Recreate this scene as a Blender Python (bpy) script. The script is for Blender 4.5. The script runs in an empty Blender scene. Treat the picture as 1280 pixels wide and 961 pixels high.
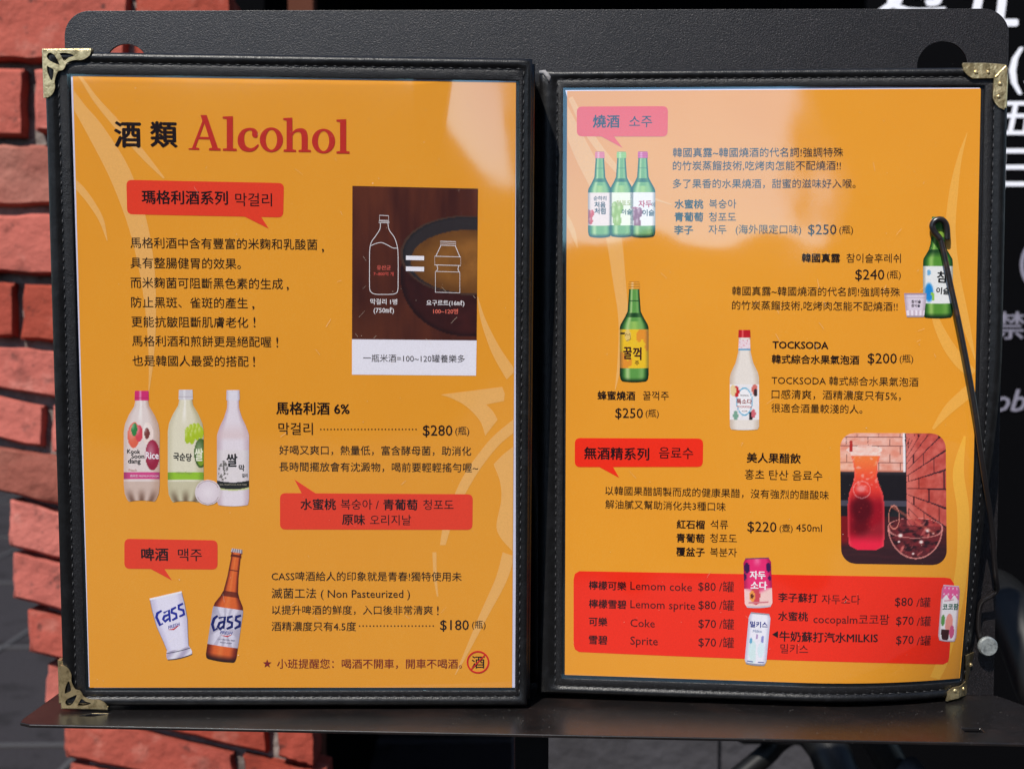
import bpy, bmesh, math, random
from mathutils import Vector, noise
random.seed(7)
S = bpy.context.scene
COL = S.collection

# ------------------------------------------------------------------ camera
PITCH = math.radians(5.0)
F = 1600.0
O = Vector((0, 0, 1.25))
RX = Vector((1, 0, 0)); UP = Vector((0, math.sin(PITCH), math.cos(PITCH))); FW = Vector((0, math.cos(PITCH), -math.sin(PITCH)))
cam_d = bpy.data.cameras.new("camera"); cam = bpy.data.objects.new("camera", cam_d); COL.objects.link(cam)
cam.location = O; cam.rotation_euler = (math.radians(90) - PITCH, 0, 0)
cam_d.sensor_width = 36; cam_d.lens = 45; cam_d.clip_start = 0.02; cam_d.clip_end = 3000
cam_d.dof.use_dof = True; cam_d.dof.focus_distance = 0.635; cam_d.dof.aperture_fstop = 13
S.camera = cam

# ------------------------------------------------------------------ light
SUN_EL, SUN_AZ = math.radians(51), math.radians(-25)      # azimuth off the camera's back direction, to its left
sdir = Vector((math.sin(SUN_AZ) * math.cos(SUN_EL), -math.cos(SUN_AZ) * math.cos(SUN_EL), math.sin(SUN_EL)))
w = bpy.data.worlds.new("World"); S.world = w; w.use_nodes = True
nt = w.node_tree; sky = nt.nodes.new("ShaderNodeTexSky"); sky.sky_type = 'NISHITA'; sky.sun_disc = False
sky.sun_elevation = SUN_EL; sky.sun_rotation = math.atan2(sdir.x, sdir.y); sky.dust_density = 0.6; sky.ozone_density = 2.5
bg = nt.nodes["Background"]; bg.inputs[1].default_value = 0.15
nt.links.new(sky.outputs[0], bg.inputs[0])
sd = bpy.data.lights.new("sun", 'SUN'); sd.energy = 4.9; sd.angle = math.radians(0.5); sd.color = (1, 0.955, 0.88)
sun = bpy.data.objects.new("sun", sd); COL.objects.link(sun)
sun.rotation_euler = (-sdir).to_track_quat('-Z', 'Y').to_euler(); sun.location = (0, -2, 4)
S.view_settings.view_transform = 'Standard'; S.view_settings.look = 'None'
S.view_settings.exposure = 0.23; S.view_settings.gamma = 1
S.render.engine = 'CYCLES'; S.cycles.max_bounces = 6; S.cycles.transparent_max_bounces = 12
S.cycles.caustics_reflective = False

# ------------------------------------------------------------------ frames
def cw(x, y, z): return O + RX * x - UP * y + FW * z
def px3(X, Y, d): return cw((X - 640) / F * d, (Y - 480.5) / F * d, d)
def proj(p):
    q = p - O; d = q.dot(FW)
    return 640 + F * q.dot(RX) / d, 480.5 - F * q.dot(UP) / d

class Plane:
    """a flat or gently curled page; u right, v down in mm, h mm towards the viewer"""
    def __init__(s, corners, depths, W, H, curl=None):
        P = [px3(x, y, d) for (x, y), d in zip(corners, depths)]
        s.tl = P[0]; s.W = W; s.H = H
        s.ex = (P[1] - P[0]) / W; s.ey = (P[3] - P[0]) / H
        s.n = s.ey.cross(s.ex).normalized()
        if s.n.dot(O - P[0]) < 0: s.n = -s.n
        s.mm = s.ex.length; s.curl = curl
    def P(s, u, v, h=0.0):
        if s.curl:
            h = h - s.curl(u, v)
            if u > 203:
                c = min(1, max(0, (v - 125) / 110)); c = c * c * (3 - 2 * c); e = u - 203; u = 203 + e * (1 - .40 * c); h -= e * .55 * c
        return s.tl + s.ex * u + s.ey * v + s.n * (h * s.mm)
    def uv(s, X, Y):
        u, v = s.W * .5, s.H * .5
        for _ in range(9):
            a, b = proj(s.P(u, v)); a1, b1 = proj(s.P(u + 1, v)); a2, b2 = proj(s.P(u, v + 1))
            m00, m10, m01, m11 = a1 - a, b1 - b, a2 - a, b2 - b
            det = m00 * m11 - m01 * m10; dx, dy = X - a, Y - b
            u += (dx * m11 - dy * m01) / det; v += (dy * m00 - dx * m10) / det
        return u, v

LEFT = Plane([(91, 95), (645, 103), (640, 859), (112, 859)], [.6061, .6126, .6425, .6360], 210, 297)
def rcurl(u, v):
    a = min(1.22, max(0, (u - 118) / 85)); b = min(1.05, max(0, (v - 178) / 119))
    return 19 * a * a * b ** 1.7
RIGHT = Plane([(709, 114), (1226, 111), (1212, 860), (706, 843)], [.6448, .6272, .6408, .6583], 203, 297, rcurl)
k = .99
PLATE = Plane([(80, 14), (1262, 11), (1242, 869), (97, 852)], [.6714 * k, .6553 * k, .6767 * k, .6928 * k], 485, 353.6)

# ------------------------------------------------------------------ materials
def lin(c): c /= 255.; return c / 12.92 if c <= .04045 else ((c + .055) / 1.055) ** 2.4
def L(c, k=1.0): return tuple(min(.95, lin(x) * k) for x in c) + (1,)
MATS = {}
def mat(name, base=(.5, .5, .5, 1), rough=.5, metal=0, spec=.5, bump=None, var=None, coat=0):
    m = bpy.data.materials.new(name); m.use_nodes = True; nt = m.node_tree; b = nt.nodes["Principled BSDF"]
    b.inputs['Base Color'].default_value = base; b.inputs['Roughness'].default_value = rough
    b.inputs['Metallic'].default_value = metal; b.inputs['Specular IOR Level'].default_value = spec
    b.inputs['Coat Weight'].default_value = coat
    tc = nt.nodes.new("ShaderNodeTexCoord")
    if bump:
        h = None
        for kind, sc, st in bump:
            t = nt.nodes.new("ShaderNodeTexNoise" if kind == 'n' else "ShaderNodeTexVoronoi")
            t.inputs['Scale'].default_value = sc
            if kind == 'n': t.inputs['Detail'].default_value = 4
            nt.links.new(tc.outputs['Object'], t.inputs['Vector'])
            bp = nt.nodes.new("ShaderNodeBump"); bp.inputs['Strength'].default_value = st; bp.inputs['Distance'].default_value = .5 / sc
            nt.links.new(t.outputs[0], bp.inputs['Height'])
            if h: nt.links.new(h.outputs[0], bp.inputs['Normal'])
            h = bp
        nt.links.new(h.outputs[0], b.inputs['Normal'])
    if var:
        prev = None
        for sc, lo, hi, c2 in var:
            t = nt.nodes.new("ShaderNodeTexNoise"); t.inputs['Scale'].default_value = sc; t.inputs['Detail'].default_value = 5
            t.inputs['Roughness'].default_value = .6
            nt.links.new(tc.outputs['Object'], t.inputs['Vector'])
            r = nt.nodes.new("ShaderNodeMapRange"); r.inputs[1].default_value = lo; r.inputs[2].default_value = hi
            nt.links.new(t.outputs[0], r.inputs[0])
            x = nt.nodes.new("ShaderNodeMix"); x.data_type = 'RGBA'
            nt.links.new(r.outputs[0], x.inputs[0])
            if prev: nt.links.new(prev.outputs[2], x.inputs[6])
            else: x.inputs[6].default_value = base
            x.inputs[7].default_value = c2; prev = x
        nt.links.new(prev.outputs[2], b.inputs['Base Color'])
    if 'brick' in name:
        oi = nt.nodes.new("ShaderNodeObjectInfo"); hs = nt.nodes.new("ShaderNodeHueSaturation")
        mr = nt.nodes.new("ShaderNodeMapRange"); mr.inputs[3].default_value = .72; mr.inputs[4].default_value = 1.22; nt.links.new(oi.outputs['Random'], mr.inputs[0])
        mr2 = nt.nodes.new("ShaderNodeMapRange"); mr2.inputs[3].default_value = 1.06; mr2.inputs[4].default_value = .88; nt.links.new(oi.outputs['Random'], mr2.inputs[0])
        src = b.inputs['Base Color'].links[0].from_socket
        nt.links.new(src, hs.inputs['Color']); nt.links.new(mr.outputs[0], hs.inputs['Value']); nt.links.new(mr2.outputs[0], hs.inputs['Saturation']); nt.links.new(hs.outputs[0], b.inputs['Base Color'])
    MATS[name] = m; return m

PK = 1.12      # photographed print colour -> albedo
leather = mat("leather", (.005, .0048, .005, 1), .36, spec=.32, bump=[('v', 2100, .28), ('n', 260, .12)], var=[(120, .5, .75, (.012, .012, .013, 1))])
leather_in = mat("leather_band", (.006, .0055, .006, 1), .44, spec=.36, bump=[('v', 2100, .5), ('n', 260, .12)], var=[(1400, .55, .8, (.04, .04, .043, 1))])
thread = mat("thread", (.018, .018, .02, 1), .5, bump=[('n', 4000, .5)])
brass = mat("brass", (.68, .52, .27, 1), .30, .85, bump=[('n', 900, .12), ('n', 120, .25)], var=[(260, .5, .7, (.30, .22, .10, 1))])
paint = mat("black_painted_steel", (.006, .005, .0055, 1), .36, bump=[('n', 1500, .55), ('n', 3000, .3)], var=[(14, .45, .8, (.012, .010, .011, 1)), (1700, .54, .74, (.045, .037, .04, 1))])
ledgem = mat("black_ledge_steel", (.007, .006, .006, 1), .28, bump=[('n', 2600, .12)], var=[(25, .5, .75, (.022, .014, .012, 1)), (900, .66, .74, (.2, .19, .18, 1))])
rodm = mat("black_rod_steel", (.012, .01, .01, 1), .28, bump=[('n', 300, .1)], var=[(90, .58, .75, (.05, .022, .012, 1))])
boltm = mat("galvanised_bolt", (.34, .36, .35, 1), .55, .6, bump=[('n', 900, .3)], var=[(350, .45, .65, (.16, .17, .17, 1))])
brickm = mat("brick", (.335, .066, .045, 1), .85, spec=.2, bump=[('n', 14, .2), ('n', 90, .45), ('n', 500, .4)],
             var=[(9, .40, .72, (.37, .083, .056, 1)), (30, .56, .78, (.46, .17, .13, 1)), (70, .6, .72, (.11, .035, .028, 1)), (23, .62, .74, (.16, .035, .025, 1)), (160, .62, .75, (.2, .05, .035, 1))])
brickb = mat("brown_brick", (.22, .06, .04, 1), .85, spec=.2, bump=[('n', 14, .5), ('n', 90, .5)], var=[(22, .45, .8, (.28, .10, .07, 1))])
mortar = mat("mortar", (.20, .17, .155, 1), .95, spec=.1, bump=[('n', 60, .8)], var=[(40, .4, .7, (.09, .07, .065, 1))])
groundm = mat("asphalt_paving", (.029, .026, .028, 1), .9, spec=.08, bump=[('n', 60, .5)], var=[(1.2, .4, .7, (.027, .024, .026, 1)), (130, .5, .8, (.042, .038, .041, 1)), (6, .55, .62, (.020, .018, .019, 1))])
darkm = mat("dark_interior", (.0025, .0025, .003, 1), .9, spec=.02)
boardm = mat("black_gloss_board", (.0025, .0025, .003, 1), .5, spec=.03)
letterm = mat("white_vinyl", (.74, .74, .80, 1), .6, spec=.2)
letter_shaded = mat("shaded_white_vinyl", (.20, .19, .24, 1), .6, spec=.2)  # shade on the lower white letters is put into this grey
plinthm = mat("grey_stone", (.055, .053, .060, 1), .9, spec=.1, bump=[('n', 40, .5)], var=[(5, .4, .7, (.035, .033, .036, 1))])
brownm = mat("shaded_pier_strip", (.10, .035, .022, 1), .8, spec=.1)  # strip of pier in shade; the shade is mixed into this brown
tubem = mat("black_tube", (.006, .006, .006, 1), .42, spec=.25)
wallm = mat("dark_facade", (.05, .05, .055, 1), .9, spec=.1, var=[(1.5, .4, .7, (.03, .03, .035, 1))])
leafm = mat("hedge_leaves", (.03, .05, .02, 1), .9, spec=.05)
paperm = mat("orange_paper", L((229, 152, 40), PK), .6, spec=.12, var=[(1400, .45, .9, L((230, 162, 66), PK)), (7, .35, .75, L((225, 147, 38), PK))])
paperw = mat("white_paper", (.82, .81, .86, 1), .6)
dustm = mat("dust", (.66, .56, .44, 1), .9)

pr = bpy.data.materials.new("print_ink"); pr.use_nodes = True
_n = pr.node_tree; _b = _n.nodes["Principled BSDF"]; _b.inputs['Roughness'].default_value = .6; _b.inputs['Specular IOR Level'].default_value = .12
_a = _n.nodes.new("ShaderNodeVertexColor"); _a.layer_name = "Col"
_t = _n.nodes.new("ShaderNodeTexNoise"); _t.inputs['Scale'].default_value = 1400; _tc = _n.nodes.new("ShaderNodeTexCoord")
_n.links.new(_tc.outputs['Object'], _t.inputs['Vector'])
_r = _n.nodes.new("ShaderNodeMapRange"); _r.inputs[3].default_value = .9; _r.inputs[4].default_value = 1.1
_n.links.new(_t.outputs[0], _r.inputs[0])
_m = _n.nodes.new("ShaderNodeVectorMath"); _m.operation = 'SCALE'
_n.links.new(_a.outputs[0], _m.inputs[0]); _n.links.new(_r.outputs[0], _m.inputs['Scale']); _n.links.new(_m.outputs[0], _b.inputs['Base Color'])

film = bpy.data.materials.new("clear_film"); film.use_nodes = True; _n = film.node_tree; _n.nodes.clear()
_o = _n.nodes.new("ShaderNodeOutputMaterial"); _x = _n.nodes.new("ShaderNodeMixShader"); _tr = _n.nodes.new("ShaderNodeBsdfTransparent"); _g = _n.nodes.new("ShaderNodeBsdfGlossy")
_g.inputs['Roughness'].default_value = .06; _g.inputs['Color'].default_value = (.55, .88, .98, 1)
_lw = _n.nodes.new("ShaderNodeLayerWeight"); _pw = _n.nodes.new("ShaderNodeMath"); _pw.operation = 'POWER'; _pw.inputs[1].default_value = 5
_fr = _n.nodes.new("ShaderNodeMath"); _fr.operation = 'MULTIPLY_ADD'; _fr.inputs[1].default_value = .8; _fr.inputs[2].default_value = .19
_n.links.new(_lw.outputs['Facing'], _pw.inputs[0]); _n.links.new(_pw.outputs[0], _fr.inputs[0])
_n.links.new(_fr.outputs[0], _x.inputs[0])
_tc = _n.nodes.new("ShaderNodeTexCoord"); _bp = None
for sc, st, ds in ((7, .12, .004), (45, .04, .0008)):
    _t = _n.nodes.new("ShaderNodeTexNoise"); _t.inputs['Scale'].default_value = sc; _t.inputs['Detail'].default_value = 1.5
    _n.links.new(_tc.outputs['Object'], _t.inputs['Vector'])
    q = _n.nodes.new("ShaderNodeBump"); q.inputs['Strength'].default_value = st; q.inputs['Distance'].default_value = ds
    _n.links.new(_t.outputs[0], q.inputs['Height'])
    if _bp: _n.links.new(_bp.outputs[0], q.inputs['Normal'])
    _bp = q
_n.links.new(_bp.outputs[0], _g.inputs['Normal'])
_n.links.new(_tr.outputs[0], _x.inputs[1]); _n.links.new(_g.outputs[0], _x.inputs[2]); _n.links.new(_x.outputs[0], _o.inputs[0])

# ------------------------------------------------------------------ object helpers
def thing(name, loc, label, cat, group=None):
    o = bpy.data.objects.new(name, None); COL.objects.link(o); o.location = loc; o.empty_display_size = .05
    o['label'] = label; o['category'] = cat
    if group: o['group'] = group
    return o
def origin(o):
    v = Vector(o.location)
    while o.parent: o = o.parent; v += Vector(o.location)
    return v
def mesh(name, verts, faces, m, parent=None, smooth=False, cols=None, label=None, kind=None, mats=None, bevel=0):
    me = bpy.data.meshes.new(name); off = origin(parent) if parent else Vector()
    me.from_pydata([Vector(v) - off for v in verts], [], faces); me.validate(); me.update()
    o = bpy.data.objects.new(name, me); COL.objects.link(o); me.materials.append(m)
    if parent: o.parent = parent
    if smooth: me.polygons.foreach_set('use_smooth', [True] * len(me.polygons))
    if cols:
        a = me.color_attributes.new("Col", 'FLOAT_COLOR', 'POINT')
        a.data.foreach_set('color', [c for q in cols for c in q])
    if label: o['label'] = label
    if kind: o['kind'] = kind
    if bevel:
        b = o.modifiers.new("bevel", 'BEVEL'); b.width = bevel; b.segments = 2; b.limit_method = 'ANGLE'; b.angle_limit = .7
    return o

def fill2d(loops):
    """2D loops (even-odd) -> verts, tris"""
    c = bpy.data.curves.new("c", 'CURVE'); c.dimensions = '2D'; c.fill_mode = 'BOTH'
    for lp in loops:
        s = c.splines.new('POLY'); s.points.add(len(lp) - 1); s.use_cyclic_u = True
        for p, (x, y) in zip(s.points, lp): p.co = (x, y, 0, 1)
    o = bpy.data.objects.new("c", c)
    COL.objects.link(o); dg = bpy.context.evaluated_depsgraph_get()
    me = bpy.data.meshes.new_from_object(o.evaluated_get(dg))
    vs = [(v.co.x, v.co.y) for v in me.vertices]; fs = [tuple(p.vertices) for p in me.polygons]
    bpy.data.objects.remove(o); bpy.data.curves.remove(c); bpy.data.meshes.remove(me)
    return vs, fs

def gridcut(vs, fs, step=4.0):
    bm = bmesh.new(); V = [bm.verts.new((x, y, 0)) for x, y in vs]
    for f in fs:
        try: bm.faces.new([V[i] for i in f])
        except ValueError: pass
    x0 = min(v[0] for v in vs); x1 = max(v[0] for v in vs); y0 = min(v[1] for v in vs); y1 = max(v[1] for v in vs)
    for ax, a, b in ((0, x0, x1), (1, y0, y1)):
        q = math.floor(a / step) * step + step
        while q < b:
            co = [0, 0, 0]; co[ax] = q; no = [0, 0, 0]; no[ax] = 1
            bmesh.ops.bisect_plane(bm, geom=bm.verts[:] + bm.edges[:] + bm.faces[:], plane_co=co, plane_no=no, dist=1e-5); q += step
    bm.verts.index_update()
    r = [(v.co.x, v.co.y) for v in bm.verts], [tuple(v.index for v in f.verts) for f in bm.faces]
    bm.free(); return r

def fixface(pl, vs3, fs):
    out = []
    for f in fs:
        a, b, c = vs3[f[0]], vs3[f[1]], vs3[f[2]]
        n = (b - a).cross(c - a)
        out.append(f if n.dot(pl.n) > 0 else tuple(reversed(f)))
    return out

def slab(name, pl, loops, h0, h1, m, parent, cut=None,  bevel=0, label=None, extra=None):
    """solid plate between heights h0<h1 with the outline loops given in u,v"""
    vs, fs = fill2d(loops)
    if cut: vs, fs = gridcut(vs, fs, cut)
    V = [pl.P(u, v, h1) for u, v in vs]; Fc = fixface(pl, V, fs); n = len(V)
    V += [pl.P(u, v, h0) for u, v in vs]; Fc += [tuple(reversed([i + n for i in f])) for f in Fc[:]]
    cnt = {}
    for f in Fc[:len(Fc) // 2]:
        for i in range(len(f)):
            a, b = f[i], f[(i + 1) % len(f)]; cnt[(a, b)] = 1
    for (a, b) in list(cnt):
        if (b, a) not in cnt: Fc.append((b, a, a + n, b + n))
    if extra:
        ev, ef = extra; n = len(V); V += ev; Fc += [tuple(i + n for i in f) for f in ef]
    return mesh(name, V, Fc, m, parent, bevel=bevel, label=label)

def tube(path, r, seg=12, cap=True):
    V = []; Fc = []; n = len(path); up = None
    rr = r if isinstance(r, (list, tuple)) else [r] * n
    for i, p in enumerate(path):
        t = (path[min(i + 1, n - 1)] - path[max(i - 1, 0)]).normalized()
        if up is None: up = Vector((0.1, 1, .2)).cross(t).normalized()
        a = (up - t * up.dot(t)).normalized(); up = a; b = t.cross(a)
        for j in range(seg):
            th = 2 * math.pi * j / seg; V.append(p + (a * math.cos(th) + b * math.sin(th)) * rr[i])
    for i in range(n - 1):
        for j in range(seg):
            a = i * seg + j; b = i * seg + (j + 1) % seg; Fc.append((a, b, b + seg, a + seg))
    if cap: Fc += [tuple(reversed(range(seg))), tuple(range((n - 1) * seg, n * seg))]
    return V, Fc
def smoothpath(pts, n=8):
    out = []
    for i in range(len(pts) - 1):
        p0 = pts[max(i - 1, 0)]; p1 = pts[i]; p2 = pts[i + 1]; p3 = pts[min(i + 2, len(pts) - 1)]
        for j in range(n):
            t = j / n
            out.append(tuple(.5 * ((2 * b) + (-a + c) * t + (2 * a - 5 * b + 4 * c - d) * t * t + (-a + 3 * b - 3 * c + d) * t ** 3) for a, b, c, d in zip(p0, p1, p2, p3)))
    out.append(tuple(pts[-1])); return out
def join(*parts):
    V = []; Fc = []
    for v, f in parts:
        n = len(V); V += v; Fc += [tuple(i + n for i in q) for q in f]
    return V, Fc
def box3(c, ax, ay, az):
    V = [c + ax * i + ay * j + az * k for i in (-1, 1) for j in (-1, 1) for k in (-1, 1)]
    return V, [(0, 1, 3, 2), (4, 6, 7, 5), (0, 4, 5, 1), (2, 3, 7, 6), (0, 2, 6, 4), (1, 5, 7, 3)]
def dome(c, n, a, b, r, hgt, seg=12):
    V = [c + n * hgt]; Fc = []
    for k, (q, z) in enumerate(((.45, .88), (.8, .55), (1, 0))):
        for j in range(seg):
            t = 2 * math.pi * j / seg; V.append(c + (a * math.cos(t) + b * math.sin(t)) * r * q + n * hgt * z)
    for j in range(seg):
        j2 = (j + 1) % seg; Fc.append((0, 1 + j, 1 + j2))
        for k in range(2): Fc.append((1 + k * seg + j, 1 + (k + 1) * seg + j, 1 + (k + 1) * seg + j2, 1 + k * seg + j2))
    return V, Fc
def rrect(x0, y0, x1, y1, r, n=6):
    out = []
    for cx, cy, a0 in ((x1 - r, y0 + r, -90), (x1 - r, y1 - r, 0), (x0 + r, y1 - r, 90), (x0 + r, y0 + r, 180)):
        for i in range(n + 1):
            a = math.radians(a0 + 90 * i / n); out.append((cx + r * math.cos(a), cy + r * math.sin(a)))
    return out

# ------------------------------------------------------------------ SETTING: ground, glazing behind
def boxw(x0, x1, y0, y1, z0, z1):
    return box3(Vector(((x0 + x1) / 2, (y0 + y1) / 2, (z0 + z1) / 2)), Vector(((x1 - x0) / 2, 0, 0)), Vector((0, (y1 - y0) / 2, 0)), Vector((0, 0, (z1 - z0) / 2)))
mesh("ground", [(-60, -60, 0), (60, -60, 0), (60, 60, 0), (-60, 60, 0)], [(0, 1, 2, 3)], groundm, kind='structure')
# joints in the paving far left
pv = []
for i in range(7):
    y = 2.4 + i * .9; pv.append(box3(Vector((-1.2, y, .003)), Vector((2.2, .06, 0)), Vector((0, .010, 0)), Vector((0, 0, .002))))
for i in range(5):
    x = -2.9 + i * .62; pv.append(box3(Vector((x, 5, .004)), Vector((.008, 0, 0)), Vector((.15, 3, 0)), Vector((0, 0, .002))))
mesh("pavement", *join(*pv), mat("paving_joint", (.045, .042, .043, 1), .9), kind='structure')
far = thing("far_wall", (-4, 9.5, 0), "dark wall far behind, at the left edge beyond the brick pier", "wall")
mesh("wall_panel", *boxw(-9, -1.6, 9.4, 9.7, 0, 3.6), wallm, far)
hall = thing("doorway", (.5, 1.9, 0), "unlit black doorway behind the menu stand", "doorway")
mesh("recess", *join(boxw(-.36, 2.6, 3.4, 3.45, 0, 3), boxw(-.42, -.36, 1.9, 3.45, 0, 3), boxw(2.6, 2.66, 1.9, 3.45, 0, 3), boxw(-.42, 2.66, 1.9, 3.45, 3, 3.05)), darkm, hall)
pl = thing("stone_plinth", (.45, 1.72, 0), "low grey stone block seen under the ledge right of the black pole", "plinth")
c0 = px3(560, 800, 1.72); c1 = px3(1000, 800, 1.72)
mesh("block", *boxw(px3(640, 930, 1.72).x, px3(905, 930, 1.72).x, 1.72, 1.86, 0, .62), plinthm, pl)
mesh("block", *boxw(px3(909, 930, 1.72).x, px3(1115, 930, 1.72).x, 1.735, 1.86, 0, .62), plinthm, pl)
post = thing("shaded_pier_strip", px3(376, 8, 1.5) * 1, "strip of pier in shade, coloured brown, showing above the black back plate", "post")
pz = px3(360, 5, 1.5); pz2 = px3(391, 5, 1.5)
post.location = (pz.x, pz.y, 0)
mesh("shaft", *boxw(pz.x, pz2.x, pz.y, pz.y + .03, 0, 2.2), brownm, post)

# sign board with white lettering, right edge
BD = 1.30
board = thing("black_notice_board", tuple(px3(1290, 400, BD)), "glossy black board with white lettering, its lower part coloured grey for shade, at the right edge", "notice board")
b0 = px3(1085, 0, BD); b1 = px3(1500, 0, BD); yb = px3(1290, 400, BD).y + .03
mesh("panel", *boxw(b0.x, b1.x, yb, yb + .012, .35, 2.0), boardm, board, bevel=.001)

# ------------------------------------------------------------------ text engine
def textmesh(s, offset=0.0, shear=0.0):
    c = bpy.data.curves.new("t", 'FONT'); c.body = s; c.size = 1; c.resolution_u = 2; c.offset = offset; c.shear = shear
    o = bpy.data.objects.new("t", c); COL.objects.link(o)
    me = bpy.data.meshes.new_from_object(o.evaluated_get(bpy.context.evaluated_depsgraph_get()))
    vs = [(v.co.x, v.co.y) for v in me.vertices]; fs = [tuple(p.vertices) for p in me.polygons]
    bpy.data.objects.remove(o); bpy.data.curves.remove(c); bpy.data.meshes.remove(me)
    return vs, fs
def bolden(vs, fs, b):
    """heavier letters: the same glyph repeated a hair to each side"""
    if b <= 0: return vs, fs
    d = .0135 * b; V = []; F_ = []
    for ox, oy in ((-d, 0), (d, 0), (0, d * .7), (0, -d * .7), (0, 0))[:5 if b > 1 else 2]:
        n = len(V); V += [(x + ox, y + oy) for x, y in vs]; F_ += [tuple(i + n for i in f) for f in fs]
    return V, F_
INK = (26, 12, 14)
CK = 1.0
class Sheet:
    def __init__(s, pl, root): s.pl = pl; s.root = root; s.h = .05
    def put(s, name, vs, fs, col, h=.10, parent=None, cut=False, cols=None, label=None):
        """vs in u,v"""
        if name == "pale_swirl": vs = [(min(s.pl.W - .2, max(.2, u)), min(s.pl.H - .2, max(.2, v))) for u, v in vs]
        if cut: vs, fs = gridcut(vs, fs)
        V = [s.pl.P(u, v, h) for u, v in vs]
        c = cols if cols else [L(col, PK)] * len(V)
        return mesh(name, V, fixface(s.pl, V, fs), pr, parent or s.root, cols=c, label=label)
    def text(s, t, x0, x1, yc, bold=0, col=INK, h=.15, hk=1.0, em=None, rot=0, parent=None, name="text_line", shear=0, y1=None):
        """pixel box: left x, right x, vertical centre at the left end"""
        vs, fs = textmesh(t, 0, shear)
        if not vs: return
        n0 = len(vs); vs, fs = bolden(vs, fs, bold)
        a = min(v[0] for v in vs); b = max(v[0] for v in vs)
        u0, v0 = s.pl.uv(x0, yc); u1, _ = s.pl.uv(x1, yc if y1 is None else y1)
        k = (u1 - u0) / (b - a); ky = k * hk
        if em: ky = em * (s.pl.uv(x0 + 10, yc)[0] - u0) / 10
        cr, sr = math.cos(math.radians(rot)), math.sin(math.radians(rot))
        w = []
        for x, y in vs:
            X = (x - a) * k; Y = -(y - .375) * ky
            w.append((u0 + X * cr - Y * sr, v0 + X * sr + Y * cr))
        V = [s.pl.P(u, v, h + .004 * (i // n0)) for i, (u, v) in enumerate(w)]
        return mesh(name, V, fixface(s.pl, V, fs), pr, parent or s.root, cols=[L(col, PK)] * len(V))
    def poly(s, name, loops, col, h=.10, parent=None, cut=True, label=None, dens=None):
        """loops in pixels"""
        L2 = [[s.pl.uv(x, y) for x, y in lp] for lp in loops]
        vs, fs = fill2d(L2)
        return s.put(name, vs, fs, col, h, parent, cut=cut, label=label)
    def quadbox(s, q, r=6, n=5):
        """rounded quad in pixels from 4 corners"""
        out = []
        for i in range(4):
            p = Vector(q[i]); a = (Vector(q[i - 1]) - p).normalized(); b = (Vector(q[(i + 1) % 4]) - p).normalized()
            for j in range(n + 1):
                t = j / n; out.append(tuple(p + a * r * (1 - t) ** 2 + b * r * t * t))
        return out
    def stroke(s, name, pts, wd, col, h=.18, parent=None, closed=False, taper=None):
        """polyline stroke in pixels"""
        V = []; n = len(pts); Fc = []
        for i, p in enumerate(pts):
            if closed: a = Vector(pts[i - 1]); b = Vector(pts[(i + 1) % n])
            else: a = Vector(pts[max(i - 1, 0)]); b = Vector(pts[min(i + 1, n - 1)])
            t = (b - a).normalized(); nn = Vector((-t.y, t.x)); w2 = (taper[i] if taper else wd) / 2
            V += [tuple(Vector(p) + nn * w2), tuple(Vector(p) - nn * w2)]
        for i in range(n if closed else n - 1):
            j = (i + 1) % n; Fc.append((2 * i, 2 * i + 1, 2 * j + 1, 2 * j))
        vs = [s.pl.uv(*p) for p in V]
        return s.put(name, vs, Fc, col, h, parent)
    def strip(s, name, cx, y0, y1, prof, cf, rot=0, cols=14, rows=None, h=.16, parent=None, label=None, bot=0):
        """silhouette with a colour function: prof = [(t, halfwidth px)], cf(s,t)->rgb"""
        rows = rows or max(10, int((y1 - y0) * 1.6)); cols = int(cols * 1.8); V = []; C = []; Fc = []
        def hw(t):
            for (a, wa), (b, wb) in zip(prof, prof[1:]):
                if a <= t <= b: return wa + (wb - wa) * ((t - a) / (b - a) if b > a else 0)
            return prof[-1][1]
        cyy = (y0 + y1) / 2; cr, sr = math.cos(math.radians(rot)), math.sin(math.radians(rot))
        ts = sorted(set([i / rows for i in range(rows + 1)] + [p[0] for p in prof]))
        for t in ts:
            for j in range(cols + 1):
                q = -1 + 2 * j / cols; X = q * hw(t); Y = y0 + (y1 - y0) * t - cyy + bot * (1 - q * q) * max(0, (t - .5) * 2) ** 3
                V.append(s.pl.uv(cx + X * cr - Y * sr, cyy + X * sr + Y * cr)); C.append(L(cf(q, t), PK))
        nc = cols + 1
        for i in range(len(ts) - 1):
            for j in range(cols): a = i * nc + j; Fc.append((a, a + 1, a + nc + 1, a + nc))
        return s.put(name, V, Fc, None, h, parent, cols=C, label=label)

# board lettering (own plane, slightly proud of the board)
class Flat(Plane): pass
by = yb - .0015
def boardpt(X, Y):
    d = (px3(X, Y, 1) - O); k = (by - O.y) / d.y; return O + d * k
def board_text(t, X0, X1, Yc, m, bold=1, shear=0):
    vs, fs = bolden(*textmesh(t, 0, shear), bold)
    a = min(v[0] for v in vs); b = max(v[0] for v in vs)
    p0 = boardpt(X0, Yc); p1 = boardpt(X1, Yc); k = (p1.x - p0.x) / (b - a)
    n0 = len(vs) // (5 if bold > 1 else 2 if bold > 0 else 1)
    V = [Vector((p0.x + (x - a) * k, by - .00004 * (i // n0), p0.z + (y - .375) * k)) for i, (x, y) in enumerate(vs)]
    n = len(V); V2 = V + [v + Vector((0, .0012, 0)) for v in V]
    mesh("lettering", V2, fs + [tuple(i + n for i in reversed(f)) for f in fs], m, board)
board_text("週", 1098, 1184, -22, letterm, 1.4); board_text("五", 1192, 1274, -4, letterm, 1.4)
board_text("(即日起)", 1262, 1480, 80, letterm, 1.1)
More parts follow.
